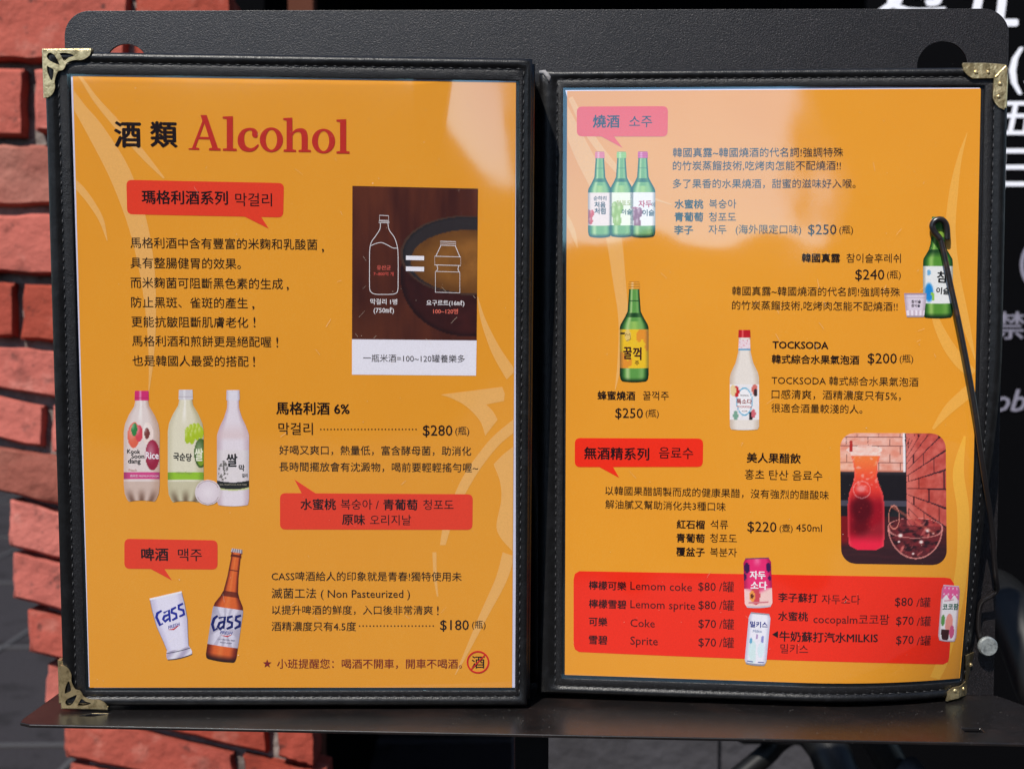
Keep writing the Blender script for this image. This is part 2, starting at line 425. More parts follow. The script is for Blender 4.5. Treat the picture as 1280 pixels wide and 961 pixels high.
board_text("五", 1248, 1296, 147, letterm, 1.1); board_text("日", 1250, 1290, 210, letterm, 1.1)
board_text("禁止", 1246, 1318, 407, letter_shaded, .6); board_text("ob", 1243, 1283, 499, letter_shaded, .4, .25)
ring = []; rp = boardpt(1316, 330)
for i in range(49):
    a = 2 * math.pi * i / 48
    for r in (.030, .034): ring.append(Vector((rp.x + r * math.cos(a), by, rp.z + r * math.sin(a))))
mesh("symbol_ring", ring, [(2 * i, 2 * i + 1, 2 * i + 3, 2 * i + 2) for i in range(48)], letter_shaded, board)

# ------------------------------------------------------------------ brick pier
DB = 1.17
pier = thing("brick_pier", tuple(Vector((px3(180, 500, DB).x, px3(180, 500, DB).y, 0))), "rough red brick pier behind the left side of the menu stand", "brick pier")
def slope(y): return .26 * min(1, max(0, (y - 330) / 300)) if y < 630 else .26 - .04 * min(1, (y - 630) / 300)
def edgeL(y): return -180 if y < 540 else -2 + (y - 590) * .17 if y < 720 else min(90, 20 + (y - 720) * .33)
def edgeR(y): return 287 + (y / 930) * 112 if y > 0 else 287
rows = [-100, -12, 80, 173, 262, 347, 428, 492, 557, 621, 684, 750, 812, 872, 934, 1000, 1070, 1145]
offs = {0: 40, 1: 165, 2: 36, 3: 120, 4: 80, 5: 22, 6: 90, 7: 60, 8: 130, 9: 85, 10: 150, 11: 70, 12: 150, 13: 110, 14: 190, 15: 130, 16: 200}
def brick(X0, X1, Y0, Y1, m, name="brick"):
    nx, ny = 12, 7; V = []; Fc = []
    gx = [0, .02] + [.02 + .96 * i / (nx - 2) for i in range(1, nx - 2)] + [.98, 1]; gy = [0, .05] + [.05 + .9 * i / (ny - 2) for i in range(1, ny - 2)] + [.95, 1]
    dep = random.uniform(-.006, .006); tl = random.uniform(-.005, .005)
    j = [random.uniform(-3, 3) for _ in range(8)]
    sd = random.uniform(0, 99)
    def pt(s, t, z):
        ym = Y0 + (Y1 - Y0) * t
        x = X0 + (X1 - X0) * s + (j[0] * (1 - t) + j[1] * t) * (1 - s) + (j[2] * (1 - t) + j[3] * t) * s
        e = noise.noise(Vector((s * 3 + sd, t * 2, sd))) * 3.2 + noise.noise(Vector((s * 11 + sd, t * 2, sd))) * 2.4
        y = ym + e * (abs(t - .5) * 2) + j[4] * (1 - t) * (1 - s) + j[5] * t * s + slope(ym) * (x - 10 if x > -400 else 0)
        x += noise.noise(Vector((sd, t * 3, s * 2))) * 3 * abs(s - .5) * 2
        return px3(x, y, DB + dep + tl * (s - .5) + z)
    for k in range(ny + 1):
        for i in range(nx + 1):
            s, t = gx[i], gy[k]; rim = .0045 if (i in (0, nx) or k in (0, ny)) else 0
            z = noise.noise(Vector((s * 4 + sd, t * 2.5, sd * 1.3))) * .0018 + noise.noise(Vector((s * 14, t * 7 + sd, sd))) * .0022 + rim
            V.append(pt(s, t, z))
    n = len(V); nc = nx + 1
    for k in range(ny + 1):
        for i in range(nx + 1): 
            if i in (0, nx) or k in (0, ny): pass
    for k in range(ny):
        for i in range(nx): a = k * nc + i; Fc.append((a, a + nc, a + nc + 1, a + 1))
    bidx = [i for i in range(nx + 1)] + [k * nc + nx for k in range(1, ny + 1)] + [ny * nc + i for i in range(nx - 1, -1, -1)] + [k * nc for k in range(ny - 1, 0, -1)]
    bb = []
    for q in bidx: bb.append(len(V)); V.append(V[q] + FW * .05)
    m_ = len(bidx)
    for q in range(m_): Fc.append((bidx[q], bidx[(q + 1) % m_], bb[(q + 1) % m_], bb[q]))
    o = mesh(name, V, Fc, m, pier, smooth=True); me = o.data; me.set_sharp_from_angle(angle=.6)
for r in range(len(rows) - 1):
    y0, y1 = rows[r], rows[r + 1]; ym = (y0 + y1) / 2; gap = 12 if ym < 540 else 8
    x = offs[r % 17] - 190 * 3; xl, xr = edgeL(ym) + random.uniform(-5, 5), edgeR(ym + 40) + random.uniform(-8, 8)
    while x < xr:
        a, b = max(x + 6, xl), min(x + 190 - 6, xr)
        if xl > -100 and a == xl and b - a < 75: x += 190; b = min(x + 184, xr)
        if b - a > 22: brick(a, b, y0 + gap / 2, y1 - gap / 2, brickb if (r == 8 and b < 200) or random.random() < .06 else brickm)
        x += 190
# mortar body: battered block behind the brick faces
V = []
for z in (.017, .30):
    for (X, Y) in ((-175, -160), (282, -160), (300, 400), (390, 1000), (395, 1500), (395, 2100), (125, 2100), (112, 940), (70, 800), (34, 640), (20, 560), (-175, 540)):
        V.append(px3(X + (2 if X > 200 else 0), Y, DB + z))
n = 12
mesh("mortar_body", V, [tuple(range(n)), tuple(reversed(range(n, 2 * n)))] + [(i, (i + 1) % n, (i + 1) % n + n, i + n) for i in range(n)], mortar, pier)

# ------------------------------------------------------------------ stand
stand = thing("menu_stand", tuple(Vector((px3(664, 900, .69).x, px3(664, 900, .69).y, 0))), "black painted steel menu stand with back plate, front ledge and wire clip", "menu stand")
def pc(X, Y): return PLATE.uv(X, Y)
hl = pc(158, 83); hr = pc(1178, 84)
def circ(c, r, n=40): return [(c[0] + r * math.cos(2 * math.pi * i / n), c[1] + r * math.sin(2 * math.pi * i / n)) for i in range(n)]
slab("back_plate", PLATE, [[p for p in rrect(0, 0, 485, 353.6, 13, 10) if p[1] < 180] [:11] + [(485, 353.6), (0, 353.6)] + [p for p in rrect(0, 0, 485, 353.6, 13, 10) if p[1] < 180][11:], circ(hl, 11.4), circ(hr, 12.8)], -1.5, 0, paint, stand, bevel=.0005)
# ledge: horizontal shelf in the plate's own frame (a along width, c towards viewer)
ed = PLATE.ey.normalized(); ea = PLATE.ex.normalized(); en = PLATE.n
class Ledge: pass
LG = Plane.__new__(Plane); LG.curl = None; LG.W = 485; LG.H = 80
LG.tl = PLATE.P(0, 353.6, 0); LG.ex = PLATE.ex.copy(); LG.ey = en * PLATE.mm; LG.n = -ed; LG.mm = PLATE.mm
lp = [(0, -1), (485, -1), (488, 2), (520, 64), (519, 72), (514, 75), (3, 70), (-3, 67), (-4, 62), (-2, 2)]
def slot(X, Y, a=8.5, b=4.5, sk=3):
    u, v = LG.uv(X, Y); return [(u - a / 2 + sk, v - b / 2), (u + a / 2 + sk, v - b / 2), (u + a / 2 - sk, v + b / 2), (u - a / 2 - sk, v + b / 2)]
slab("ledge", LG, [lp, slot(116, 893), slot(1216, 912, 9, 6, 0)], -1.6, 0, ledgem, stand, bevel=.0004)
DD = []
for _ in range(150):
    u, v = random.uniform(5, 480), random.uniform(4, 70); q = random.choice([.08, .1, .12, .2]); a = random.uniform(0, 3)
    DD.append(([LG.P(u + math.cos(a + t) * q * m_, v + math.sin(a + t) * q * m_, .02) for t, m_ in ((0, random.choice([1, 2])), (2, 1), (4, 1))], [(0, 1, 2)]))
for _ in range(70):
    u, v = random.uniform(6, 480), random.uniform(4, 40); q = random.choice([.07, .09, .12]); a = random.uniform(0, 3)
    DD.append(([PLATE.P(u + math.cos(a + t) * q, v + math.sin(a + t) * q, .02) for t in (0, 4, 2)], [(0, 1, 2)]))
mesh("dust_specks", *join(*DD), mat("grit", (.42, .40, .38, 1), .9), stand, kind='stuff')
# pole and bracket below
pa = px3(664, 896, .70); 
mesh("pole", *join(boxw(pa.x - .0092, pa.x + .0092, pa.y - .012, pa.y + .012, .02, pa.z + .004)), tubem, stand, bevel=.001)
mesh("foot_plate", *boxw(pa.x - .2, pa.x + .2, pa.y - .15, pa.y + .15, .002, .02), paint, stand, bevel=.002)
# bolt
bu, bv = pc(1229, 803); bc = PLATE.P(bu, bv, 0)
V, Fc = tube([bc, bc + en * .006], .0016, 12); cyl = tube([bc + en * .006, bc + en * .0076, bc + en * .0086], [.0050, .0050, .0044], 24)
mesh("bolt", *join((V, Fc), cyl), boltm, stand, smooth=False)
# wire clip
def rp_(X, Y, h):
    u, v = RIGHT.uv(X, Y); return RIGHT.P(u, v, h)
def pp_(X, Y, h):
    d = px3(X, Y, 1) - O; b0 = PLATE.P(0, 0, h); k = (b0 - O).dot(en) / d.dot(en); return O + d * k
pts = [rp_(1182.5, 300, 2.5), rp_(1182.5, 292, 2.6), rp_(1181, 282, 2.8), rp_(1177, 276.5, 3), rp_(1171, 275, 3), rp_(1165.5, 278, 3), rp_(1163.5, 284, 3), rp_(1166.5, 291, 3), rp_(1172, 298, 3.2), rp_(1175.5, 307, 3.4),
       rp_(1185, 355, 4.5), rp_(1197, 415, 6), rp_(1212, 500, 7.5), rp_(1219, 550, 7.5), rp_(1226.5, 600, 7), rp_(1234, 655, 8)]
pts += [pp_(1244, 716, 18), pp_(1246, 736, 12), pp_(1239, 744, 10), pp_(1228, 751, 8), pp_(1224, 762, 6), pp_(1223, 785, 4), pp_(1227, 802, 3.5)]
path = [Vector(p) for p in smoothpath([tuple(p) for p in pts], 6)]
mesh("wire_clip", *tube(path, [.00135 if i > 50 else .0015 for i in range(len(path))], 12), rodm, stand, smooth=True)

# ------------------------------------------------------------------ menu folder
folder = thing("menu_folder", tuple(LEFT.P(105, 306, -3)), "open black leather menu folder with brass corners on the ledge", "menu folder")
def rectpts(r, N=44):
    x0, y0, x1, y1 = r; out = []
    for (a, b), (c, d) in (((x0, y0), (x1, y0)), ((x1, y0), (x1, y1)), ((x1, y1), (x0, y1)), ((x0, y1), (x0, y0))):
        for i in range(N): out.append((a + (c - a) * i / N, b + (d - b) * i / N))
    return out
def lerp(a, b, t): return tuple(x + (y - x) * t for x, y in zip(a, b))
def make_leaf(pl, outer, stitch, inner, film_h, label, th=3.0, stitches=True, dz=0):
    prof = [(outer, stitch, .15, -th), (outer, stitch, 0, -th + .4), (outer, stitch, -.06, -.9), (outer, stitch, .0, .5), (outer, stitch, .18, 1.35), (outer, stitch, .42, 1.7), (outer, stitch, .68, 1.45),
            (outer, stitch, .90, .75), (outer, stitch, 1.0, .45), (stitch, inner, .12, .65), (stitch, inner, .3, .85), (stitch, inner, .9, .8), (stitch, inner, 1, .65), (stitch, inner, 1, -.5)]
    V = []; Fc = []; N = 44 * 4
    for a, b, t, h in prof:
        for q, (u, v) in enumerate(rectpts(lerp(a, b, t))):
            wob = noise.noise(Vector((u * .03, v * .03, 3))) * .35 if t <= 1 and a is outer else 0
            V.append(pl.P(u, v, h + dz + wob * .4))
    for k in range(len(prof) - 1):
        for i in range(N):
            j = (i + 1) % N; Fc.append((k * N + i, k * N + j, (k + 1) * N + j, (k + 1) * N + i))
    leaf = mesh("leaf", V, Fc, leather, folder, smooth=True, label=label)
    leaf.data.materials.append(leather_in)
    for p in leaf.data.polygons:
        if p.index // N >= 9: p.material_index = 1
    # backing board
    x0, y0, x1, y1 = lerp(outer, stitch, .2); nu, nv = 24, 30; V = []; Fc = []
    for h in (-.7 + dz, -th + dz):
        for j in range(nv + 1):
            for i in range(nu + 1): V.append(pl.P(x0 + (x1 - x0) * i / nu, y0 + (y1 - y0) * j / nv, h))
    n = (nu + 1) * (nv + 1)
    for j in range(nv):
        for i in range(nu): a = j * (nu + 1) + i; Fc.append((a, a + nu + 1, a + nu + 2, a + 1)); Fc.append((n + a, n + a + 1, n + a + nu + 2, n + a + nu + 1))
    mesh("backing_board", V, Fc, leather_in, leaf)
    if stitches:
        SV = []
        pts = []
        x0, y0, x1, y1 = stitch
        for (a, b), (c, d) in (((x0, y0), (x1, y0)), ((x1, y0), (x1, y1)), ((x1, y1), (x0, y1)), ((x0, y1), (x0, y0))):
            ln = math.hypot(c - a, d - b); m_ = int(ln / 4.5)
            for i in range(m_):
                t = (i + .5) / m_ + random.uniform(-.0008, .0008); u, v = a + (c - a) * t, b + (d - b) * t; du, dv = (c - a) / ln, (d - b) / ln
                nu_, nv_ = -dv, du; L1 = random.uniform(1.15, 1.55); tl = random.uniform(.05, .3)
                p0 = pl.P(u - du * L1 - nu_ * tl, v - dv * L1 - nv_ * tl, .48 + dz); pm = pl.P(u, v, .88 + dz); p1 = pl.P(u + du * L1 + nu_ * tl, v + dv * L1 + nv_ * tl, .48 + dz)
                SV.append(tube([p0, pm, p1], .00024, 6))
        mesh("stitching", *join(*SV), thread, leaf, smooth=True, kind='stuff')
    if film_h is not None:
        x0, y0, x1, y1 = inner; x0 -= .6; x1 += .6; y1 += .6; nu, nv = 60, 80; V = []; Fc = []
        for j in range(nv + 1):
            for i in range(nu + 1):
                u = x0 + (x1 - x0) * i / nu; v = y0 + (y1 - y0) * j / nv
                V.append(pl.P(u, v, film_h(u, v) + dz))
        for j in range(nv):
            for i in range(nu): a = j * (nu + 1) + i; Fc.append((a, a + nu + 1, a + nu + 2, a + 1))
        mesh("sleeve_film", V, Fc, film, leaf, smooth=True)
        # scratches and lint on the film
        D = []
        for _ in range(105):
            u = random.uniform(x0 + 4, x1 - 4); v = random.uniform(y0 + 4, y1 - 4); r = random.choice([.07, .08, .1, .16]); a = random.uniform(0, 3.14)
            ll = r * random.choice([1, 1, 1.5, 3])
            p = [pl.P(u + math.cos(a + q) * (ll if q in (0, 3.1416) else r), v + math.sin(a + q) * (ll if q in (0, 3.1416) else r), film_h(u, v) + dz + .05) for q in (0, 1.57, 3.1416, 4.71)]
            D.append((p, [(0, 1, 2, 3)]))
        for _ in range(34):
            cu, cv = random.choice([(x0 + random.uniform(.5, .9) * (x1 - x0), y0 + random.uniform(.1, .45) * (y1 - y0)), (x0 + random.uniform(.1, .9) * (x1 - x0), y0 + random.uniform(.05, .95) * (y1 - y0))]); a = random.choice([.9, 1.1, 2.2, 2.5]) + random.uniform(-.3, .3); ll = random.uniform(.6, 2.6); wd = random.uniform(.018, .035)
            if not (x0 + 5 < cu < x1 - 5 and y0 + 5 < cv < y1 - 5): continue
            p = [pl.P(cu + math.cos(a) * q * ll - math.sin(a) * w_ * wd, cv + math.sin(a) * q * ll + math.cos(a) * w_ * wd, film_h(cu + math.cos(a) * q * ll, cv + math.sin(a) * q * ll) + dz + .05) for q, w_ in ((-1, -1), (1, -1), (1, 1), (-1, 1))]
            D.append((p, [(0, 1, 2, 3)]))
        mesh("dust_specks", *join(*D), dustm, leaf, kind='stuff')
    return leaf

def ease(t): t = max(0, min(1, t)); return t * t * (3 - 2 * t)
def filmL(u, v): return 1.5 * max(0, 1 - v / 70) * (1 - ease((u - 156) / 26)) + 2.8 * ease((u - 174) / 28) * (v / 96 if v < 96 else max(0, 1 - (v - 96) / 140)) + .42 + .22 * noise.noise(Vector((u * .012, v * .009, 1.7))) + .10 * noise.noise(Vector((u * .05, v * .02, 4)))
def filmR(u, v): return .5 * (1 - ease((v - 64) / 60)) + 1.4 * math.exp(-((u - 183) / 25) ** 2 - ((v - 168) / 13) ** 2) + .6 + .38 * noise.noise(Vector((u * .011, v * .010, 7.7))) + .16 * noise.noise(Vector((u * .045, v * .03, 2.2))) + .10 * noise.noise(Vector((u * .03, v * .04, 9)))
leafL = make_leaf(LEFT, (-12.6, -10.8, 217.6, 306), (-6.6, -6, 213.6, 301.3), (-1.6, -.6, 211.5, 298.4), filmL, "left leaf holding the sheet headed Alcohol")
leafR = make_leaf(RIGHT, (-13.6, -10, 215.5, 306.5), (-5, -5.6, 209.2, 302.5), (-1.4, -1.4, 204.6, 298.6), filmR, "right leaf holding the sheet of bottles and soft drinks")
# further leaves stacked behind the left one
for i, (dx, dy) in enumerate(((-1.6, .2), (-.4, .8), (-1.0, .4))):
    make_leaf(LEFT, (-12.6 + dx, -9.6 + dy, 216, 305.6 + dy * .3), (-6.6 + dx, -5 + dy, 212, 301), (-1 + dx, 0 + dy, 210, 298), None, "leaf stacked behind the left one", dz=-4.6 * (i + 1), stitches=False)
# spine: leather bridging the two leaves
V = []; Fc = []; NS = 40
for j in range(NS + 1):
    t = j / NS; v = -9 + 313 * t
    a = LEFT.P(217.2, v, -1.0); b = LEFT.P(219.2, v, -3.5); c = LEFT.P(219.0, v, -14); d = RIGHT.P(-17.5, v * .995, -3.2); e = RIGHT.P(-12.5, v * .995, -1.2)
    V += [a, b, c, c.lerp(d, .5) + FW * .006, d, e]
for j in range(NS):
    for i in range(5): q = j * 6 + i; Fc.append((q, q + 6, q + 7, q + 1))
sp = mesh("spine", V, Fc, leather, folder, smooth=True)
so = sp.modifiers.new("thickness", 'SOLIDIFY'); so.thickness = .0012
# worn tip at the top of the spine
t0 = RIGHT.P(-11.5, -9.6, 1.3)
mesh("worn_tip", *tube([RIGHT.P(-14, -9.4, .2), RIGHT.P(-11.5, -9.2, 1.0), RIGHT.P(-9.2, -6.5, 1.7), RIGHT.P(-9.0, -3.5, 1.2)], [.0008, .0013, .0012, .0005], 8), mat("worn_edge", (.22, .21, .21, 1), .7, bump=[('n', 900, .6)]), folder, smooth=True)

# brass corners
def wallstrip(pl, uvs, h0, h1):
    V = []; Fc = []
    for u, v in uvs: V += [pl.P(u, v, h0), pl.P(u, v, h1)]
    for i in range(len(uvs) - 1): Fc.append((2 * i, 2 * i + 1, 2 * i + 3, 2 * i + 2))
    n = len(V); V += [v + (v - pl.P(uvs[len(uvs) // 2][0], uvs[len(uvs) // 2][1], 0)).normalized() * 0 for v in V]
    return V, Fc
def cp(pts, closed=True): return [p for p in smoothpath([tuple(q) for q in pts], 4)]
FO = [(45, 190), (160, 190), (300, 189), (420, 189), (525, 190)] + [tuple(p) for p in smoothpath([(525, 190), (515, 235), (480, 268), (430, 290), (370, 290), (320, 300), (280, 325), (262, 365), (240, 390), (200, 400), (178, 440), (162, 500), (166, 560), (145, 620), (110, 655), (68, 665)], 3)][1:] + [(60, 560), (52, 400)]
C1 = smoothpath([(85, 250), (100, 222), (135, 222), (175, 262), (210, 338), (170, 325), (110, 295), (85, 262)], 3)
C2 = smoothpath([(210, 222), (265, 218), (330, 232), (352, 252), (300, 268), (258, 298), (232, 262), (212, 226)], 3)
C3 = smoothpath([(84, 350), (112, 362), (150, 385), (150, 430), (135, 492), (108, 455), (90, 400), (84, 354)], 3)
def fil_px(p): return (50 + p[0] / 8, 40 + p[1] / 8)
def filigree(pl, tf, parent, lab, dz=0):
    loops = []
    for lp in (FO, C1, C2, C3): loops.append([tf(p) for p in lp])
    o = loops[0]; cor = o[0]; a = o[4]; b = loops[0][-3]
    ev, ef = tube([pl.P(a[0], a[1], 1.2 + dz), pl.P(cor[0], cor[1], 1.0 + dz), pl.P(b[0], b[1], 1.2 + dz)], .0011, 8)
    low = join((ev, ef), tube([pl.P(a[0], a[1], -1.0 + dz), pl.P(cor[0], cor[1], -1.2 + dz), pl.P(b[0], b[1], -1.0 + dz)], .0011, 8))
    return slab("brass_corner", pl, loops, 1.75 + dz, 2.35 + dz, brass, parent, bevel=.00022, label=lab, extra=low)
tlc = LEFT.uv(*fil_px((45, 190)))
def tfTL(p): return LEFT.uv(*fil_px(p))
filigree(LEFT, tfTL, leafL, "openwork brass corner at the top left")
def tfBL(p):
    u, v = LEFT.uv(*fil_px(p)); return (u - tlc[0] - 13.2, 306.6 - (v - tlc[1]) * .98)
filigree(LEFT, tfBL, leafL, "openwork brass corner at the bottom left")
def tfBL2(p):
    u, v = tfBL(p); return (u - 2.6, v - 1.0)
filigree(LEFT, tfBL2, leafL, "second openwork brass corner just behind the bottom left one", dz=-5)
def plain(pl, outer, rivets, parent, lab, ridge):
    lp = [pl.uv(*p) for p in outer]
    ex = []
    for r in rivets:
        u, v = pl.uv(*r); c = pl.P(u, v, 2.45); ex.append(dome(c, pl.n, pl.ex.normalized(), pl.ey.normalized(), .0011, .0008))
    for q in ridge:
        ex.append(tube([pl.P(*pl.uv(X, Y), h) for X, Y, h in q], .0009, 8))
    return slab("brass_corner", pl, [lp], 1.2, 2.5, brass, parent, cut=2.5, bevel=0, label=lab, extra=join(*ex))
plain(RIGHT, [(1201, 81), (1203, 90), (1208, 95.5), (1214, 99.3), (1228, 99.2), (1240.5, 99), (1240, 112), (1239.5, 124), (1242, 130), (1247, 135.5), (1253.5, 138.5), (1256, 110), (1257.5, 86), (1254, 82), (1230, 80.5)],
      [(1218.5, 92), (1233.8, 91.8), (1248.3, 106.5), (1246.6, 122.4)], leafR, "plain riveted brass corner at the top right", [[(1202, 82, 1.6), (1230, 82, 1.6), (1255, 83.5, 1.6), (1256.5, 100, 1.6), (1254.5, 136, 1.6)], [(1242.5, 98, 1.9), (1255, 84.5, 1.7)]])
plain(RIGHT, [(1206, 818), (1212, 815), (1218, 813), (1217.8, 835), (1217.5, 858), (1212, 862.5), (1200, 868), (1181, 874), (1184, 862), (1190, 857.5), (1205.5, 850), (1206, 835)],
      [(1211.5, 829), (1211.3, 842.5), (1202.3, 859), (1192, 861)], leafR, "plain riveted brass corner at the bottom right", [[(1217.5, 815, 1.6), (1217.3, 840, 1.6), (1216.5, 858, 1.6), (1208, 865, 1.6), (1183, 873, 1.6)]])
# ------------------------------------------------------------------ PRINTED SHEETS
def sheet(pl, label, wlab):
    root = thing("menu_sheet", tuple(pl.P(pl.W / 2, pl.H, 0)), label, "menu sheet", None)
    vs, fs = gridcut([(0, 0), (pl.W, 0), (pl.W, pl.H), (0, pl.H)], [(0, 1, 2, 3)])
    V = [pl.P(u, v, 0) for u, v in vs]
    mesh("paper", V, fixface(pl, V, fs), paperm, root)
    return Sheet(pl, root)
SL = sheet(LEFT, "orange printed sheet headed Alcohol in the left sleeve", None)
SR = sheet(RIGHT, "orange printed sheet with soju bottles and a red soft drink panel in the right sleeve", None)
def border(S_, q, h=.0):
    loops = [S_.pl.uv(*p) for p in q]; vs, fs = fill2d([loops]); S_.put("paper_margin", vs, fs, (206, 204, 226), -.15, cut=True)
border(SL, [(88.5, 93), (300, 93.5), (645, 100.5), (644.6, 859), (118, 859.6), (111, 858)])
border(SR, [(706.5, 113), (1030, 108), (1225, 110), (1225, 120), (709, 122)])

# the window of black card round the sheet is the leaf's own backing
SW = (231, 171, 94)
def swoosh(S_, pts, col=SW, name="pale_swirl"):
    p = smoothpath(pts, 8); S_.stroke(name, [(a, b) for a, b, c in p], 0, col, .05, taper=[c for a, b, c in p])
swoosh(SL, [(92, 86, 3), (103, 100, 4), (120, 125, 7), (150, 160, 10), (180, 195, 8), (205, 223, 2)])
swoosh(SL, [(84, 112, 12), (100, 136, 15), (120, 165, 22), (150, 218, 27), (172, 280, 24), (184, 340, 19), (189, 400, 12), (189, 450, 6), (186, 490, 1)])
swoosh(SL, [(90, 226, 9), (102, 238, 9), (115, 255, 8), (127, 276, 6), (134, 301, 1)])
def blob(S_, *edges, col=SW):
    lp = []
    for e in edges: lp += [tuple(q) for q in (smoothpath(e, 6) if len(e) > 2 else e)]
    S_.poly("pale_swirl", [lp], col, .05)
blob(SL, [(551.5, 493), (627.6, 483.5)], [(631, 492), (630, 501)], [(607.7, 505.5), (616, 514), (622, 524.5)], [(606.5, 544.5), (600, 526), (583, 508), (565, 498), (552, 493.6)])
blob(SL, [(550, 681), (553, 662), (559.7, 639), (578, 597), (602, 562), (620, 542), (642, 524)], [(642, 541), (625, 555), (606.5, 577), (590, 602), (575, 630), (564, 658), (557, 681)])
blob(SL, [(617, 580), (630, 567), (642, 558)], [(642, 690), (626, 672), (620.6, 656), (626.5, 625), (625, 602), (618, 583)])
swoosh(SL, [(636, 692, 16), (626, 725, 14), (604, 770, 10), (583, 815, 5), (569, 843, 1)])
swoosh(SL, [(640, 470, 16), (620, 438, 12), (604, 400, 6), (597, 371, 1)])
swoosh(SL, [(543, 690, 5), (544, 720, 4), (547, 745, 2)])
swoosh(SR, [(713, 122, 6), (735, 165, 9), (765, 205, 8), (800, 240, 5), (840, 256, 1)])
swoosh(SR, [(694, 118, 14), (709, 150, 17), (730, 195, 22), (752, 240, 22), (766, 290, 20), (774, 350, 16), (779, 400, 12), (775, 450, 6), (769, 487, 1)])
swoosh(SR, [(702, 264, 8), (710, 277, 8), (717, 292, 6), (722, 310, 1)])
swoosh(SR, [(1209, 166, 1), (1199, 200, 6), (1192, 240, 11), (1188, 290, 13), (1192, 340, 15), (1203, 390, 13), (1214, 430, 5), (1219, 450, 1)], (233, 168, 72))
swoosh(SR, [(1164, 370, 2), (1170, 400, 9), (1184, 430, 14), (1200, 452, 15), (1216, 468, 12)], (233, 168, 72))
swoosh(SR, [(1166, 536, 3), (1185, 512, 12), (1205, 494, 15), (1217, 484, 14)], (233, 168, 72))
swoosh(SR, [(1206, 545, 3), (1198, 590, 14), (1204, 640, 15), (1203, 700, 15), (1194, 760, 16), (1180, 820, 14), (1168, 848, 12)], (236, 172, 60))
RED = (226, 60, 36); RED2 = (236, 44, 20)
def bubble(S_, q, tail, col):
    S_.poly("speech_bubble", [S_.quadbox(q, 7)], col, .08); S_.poly("speech_bubble_tail", [tail], col, .09)
bubble(SL, [(158, 225), (355, 229), (354, 272), (159, 268)], [(304, 270), (326, 270.5), (336, 286)], RED)
bubble(SL, [(350, 616), (591, 617.5), (590.5, 662), (350, 661.5)], [(368, 599), (397, 618), (378, 618)], RED)
bubble(SL, [(155.5, 673), (272, 675), (272, 711.5), (155.5, 710.5)], [(187, 710), (205, 710), (215, 725)], RED)
bubble(SR, [(721, 133.5), (835, 133), (834.5, 171), (721, 170.8)], [(750, 170), (767, 170), (778, 185)], RED)
bubble(SR, [(718.5, 547.3), (879, 548), (878.5, 583.5), (718.5, 583.7)], [(748, 583), (766, 583), (774, 597)], RED2)
ed2 = [(717, 724), (718.5, 717), (724, 713.5)] + [(724 + (1180 - 724) * i / 20, 713.5 + 8.0 * i / 20) for i in range(1, 21)] + [(1188, 722.5), (1192.5, 729)] + [(1192.5 - 6 * i / 8, 729 + 92 * i / 8) for i in range(1, 9)] + [(1185, 827), (1179, 830)]
ed2 += [(1179 - (1179 - 724) * i / 20, 830 - 15.5 * i / 20 + 1.5 * math.sin(math.pi * i / 20)) for i in range(1, 21)] + [(718.5, 811), (717, 805)]
SR.poly("price_panel", [ed2], RED2, .08)

T = SL.text
T("酒", 142.5, 176.5, 168, 2.3, name="heading"); T("類", 187.5, 222, 168, 2.3, name="heading")
T("瑪格利酒系列", 177, 285, 246.5, 1.6); T("막걸리", 294, 340, 249.5, .3)
for t, x0, x1, yc in [("馬格利酒中含有豐富的米麴和乳酸菌", 163, 396.6, 303.4), ("具有整腸健胃的效果。", 163, 301, 328.4), ("而米麴菌可阻斷黑色素的生成", 163.3, 353.6, 353.2), ("防止黑斑、雀斑的產生", 164, 309.8, 377.6),
                      ("更能抗皺阻斷肌膚老化", 164.3, 310.2, 401.9), ("馬格利酒和煎餅更是絕配喔", 165, 339, 425.9), ("也是韓國人最愛的搭配", 165.4, 310.6, 450.6)]:
    T(t, x0, x1, yc)
for x, y in ((403.5, 312), (359.5, 359.5), (316.5, 383.5)): T(",", x - 1.2, x + 1.4, y - 6)
for x, y in ((318, 402), (346.5, 427), (317.5, 451)): T("!", x - 1, x + 1.2, y)
T("馬格利酒 6%", 345, 437, 510, 1.6); T("막걸리", 348, 391, 535.5, .2)
def dots(S_, x0, x1, y, n, r=.75):
    lp = [[(x0 + (x1 - x0) * i / (n - 1) + a * r, y + b * r) for a, b in ((-1, -1), (1, -1), (1, 1), (-1, 1))] for i in range(n)]
    S_.poly("dotted_leader", lp, INK, .15, cut=False)
dots(SL, 401, 520, 536.4, 29); T("$280", 528.5, 565.5, 537, .3); T("(瓶)", 569, 586.5, 538)
T("好喝又爽口，熱量低，富含酵母菌，助消化", 349, 589, 562.2); T("長時間擺放會有沈澱物，喝前要輕輕搖勻喔~", 349, 597.5, 583)
T("水蜜桃", 375.5, 420, 630, 1.5); T("복숭아 /", 426, 473.5, 630); T("青葡萄", 479, 522, 630.5, 1.5); T("청포도", 529, 567, 630.5)
T("原味", 427.5, 456.5, 649, 1.5); T("오리지날", 462.5, 514, 649.5)
T("啤酒", 176.5, 210.6, 692.5, 1.7); T("맥주", 222.5, 252.5, 693, .3)
T("CASS啤酒給人的印象就是青春!獨特使用未", 339.5, 577, 719.7); T("滅菌工法 ( Non Pasteurized )", 339.5, 512.5, 741); T("以提升啤酒的鮮度，入口後非常清爽", 340, 541, 761.8); T("!", 546.3, 548.3, 762)
T("酒精濃度只有4.5度", 339.5, 445, 782.3); dots(SL, 449.5, 541.5, 781.8, 22); T("$180", 550, 586, 780, .3); T("(瓶)", 590, 607, 780)
DR = (122, 30, 30)
st = []
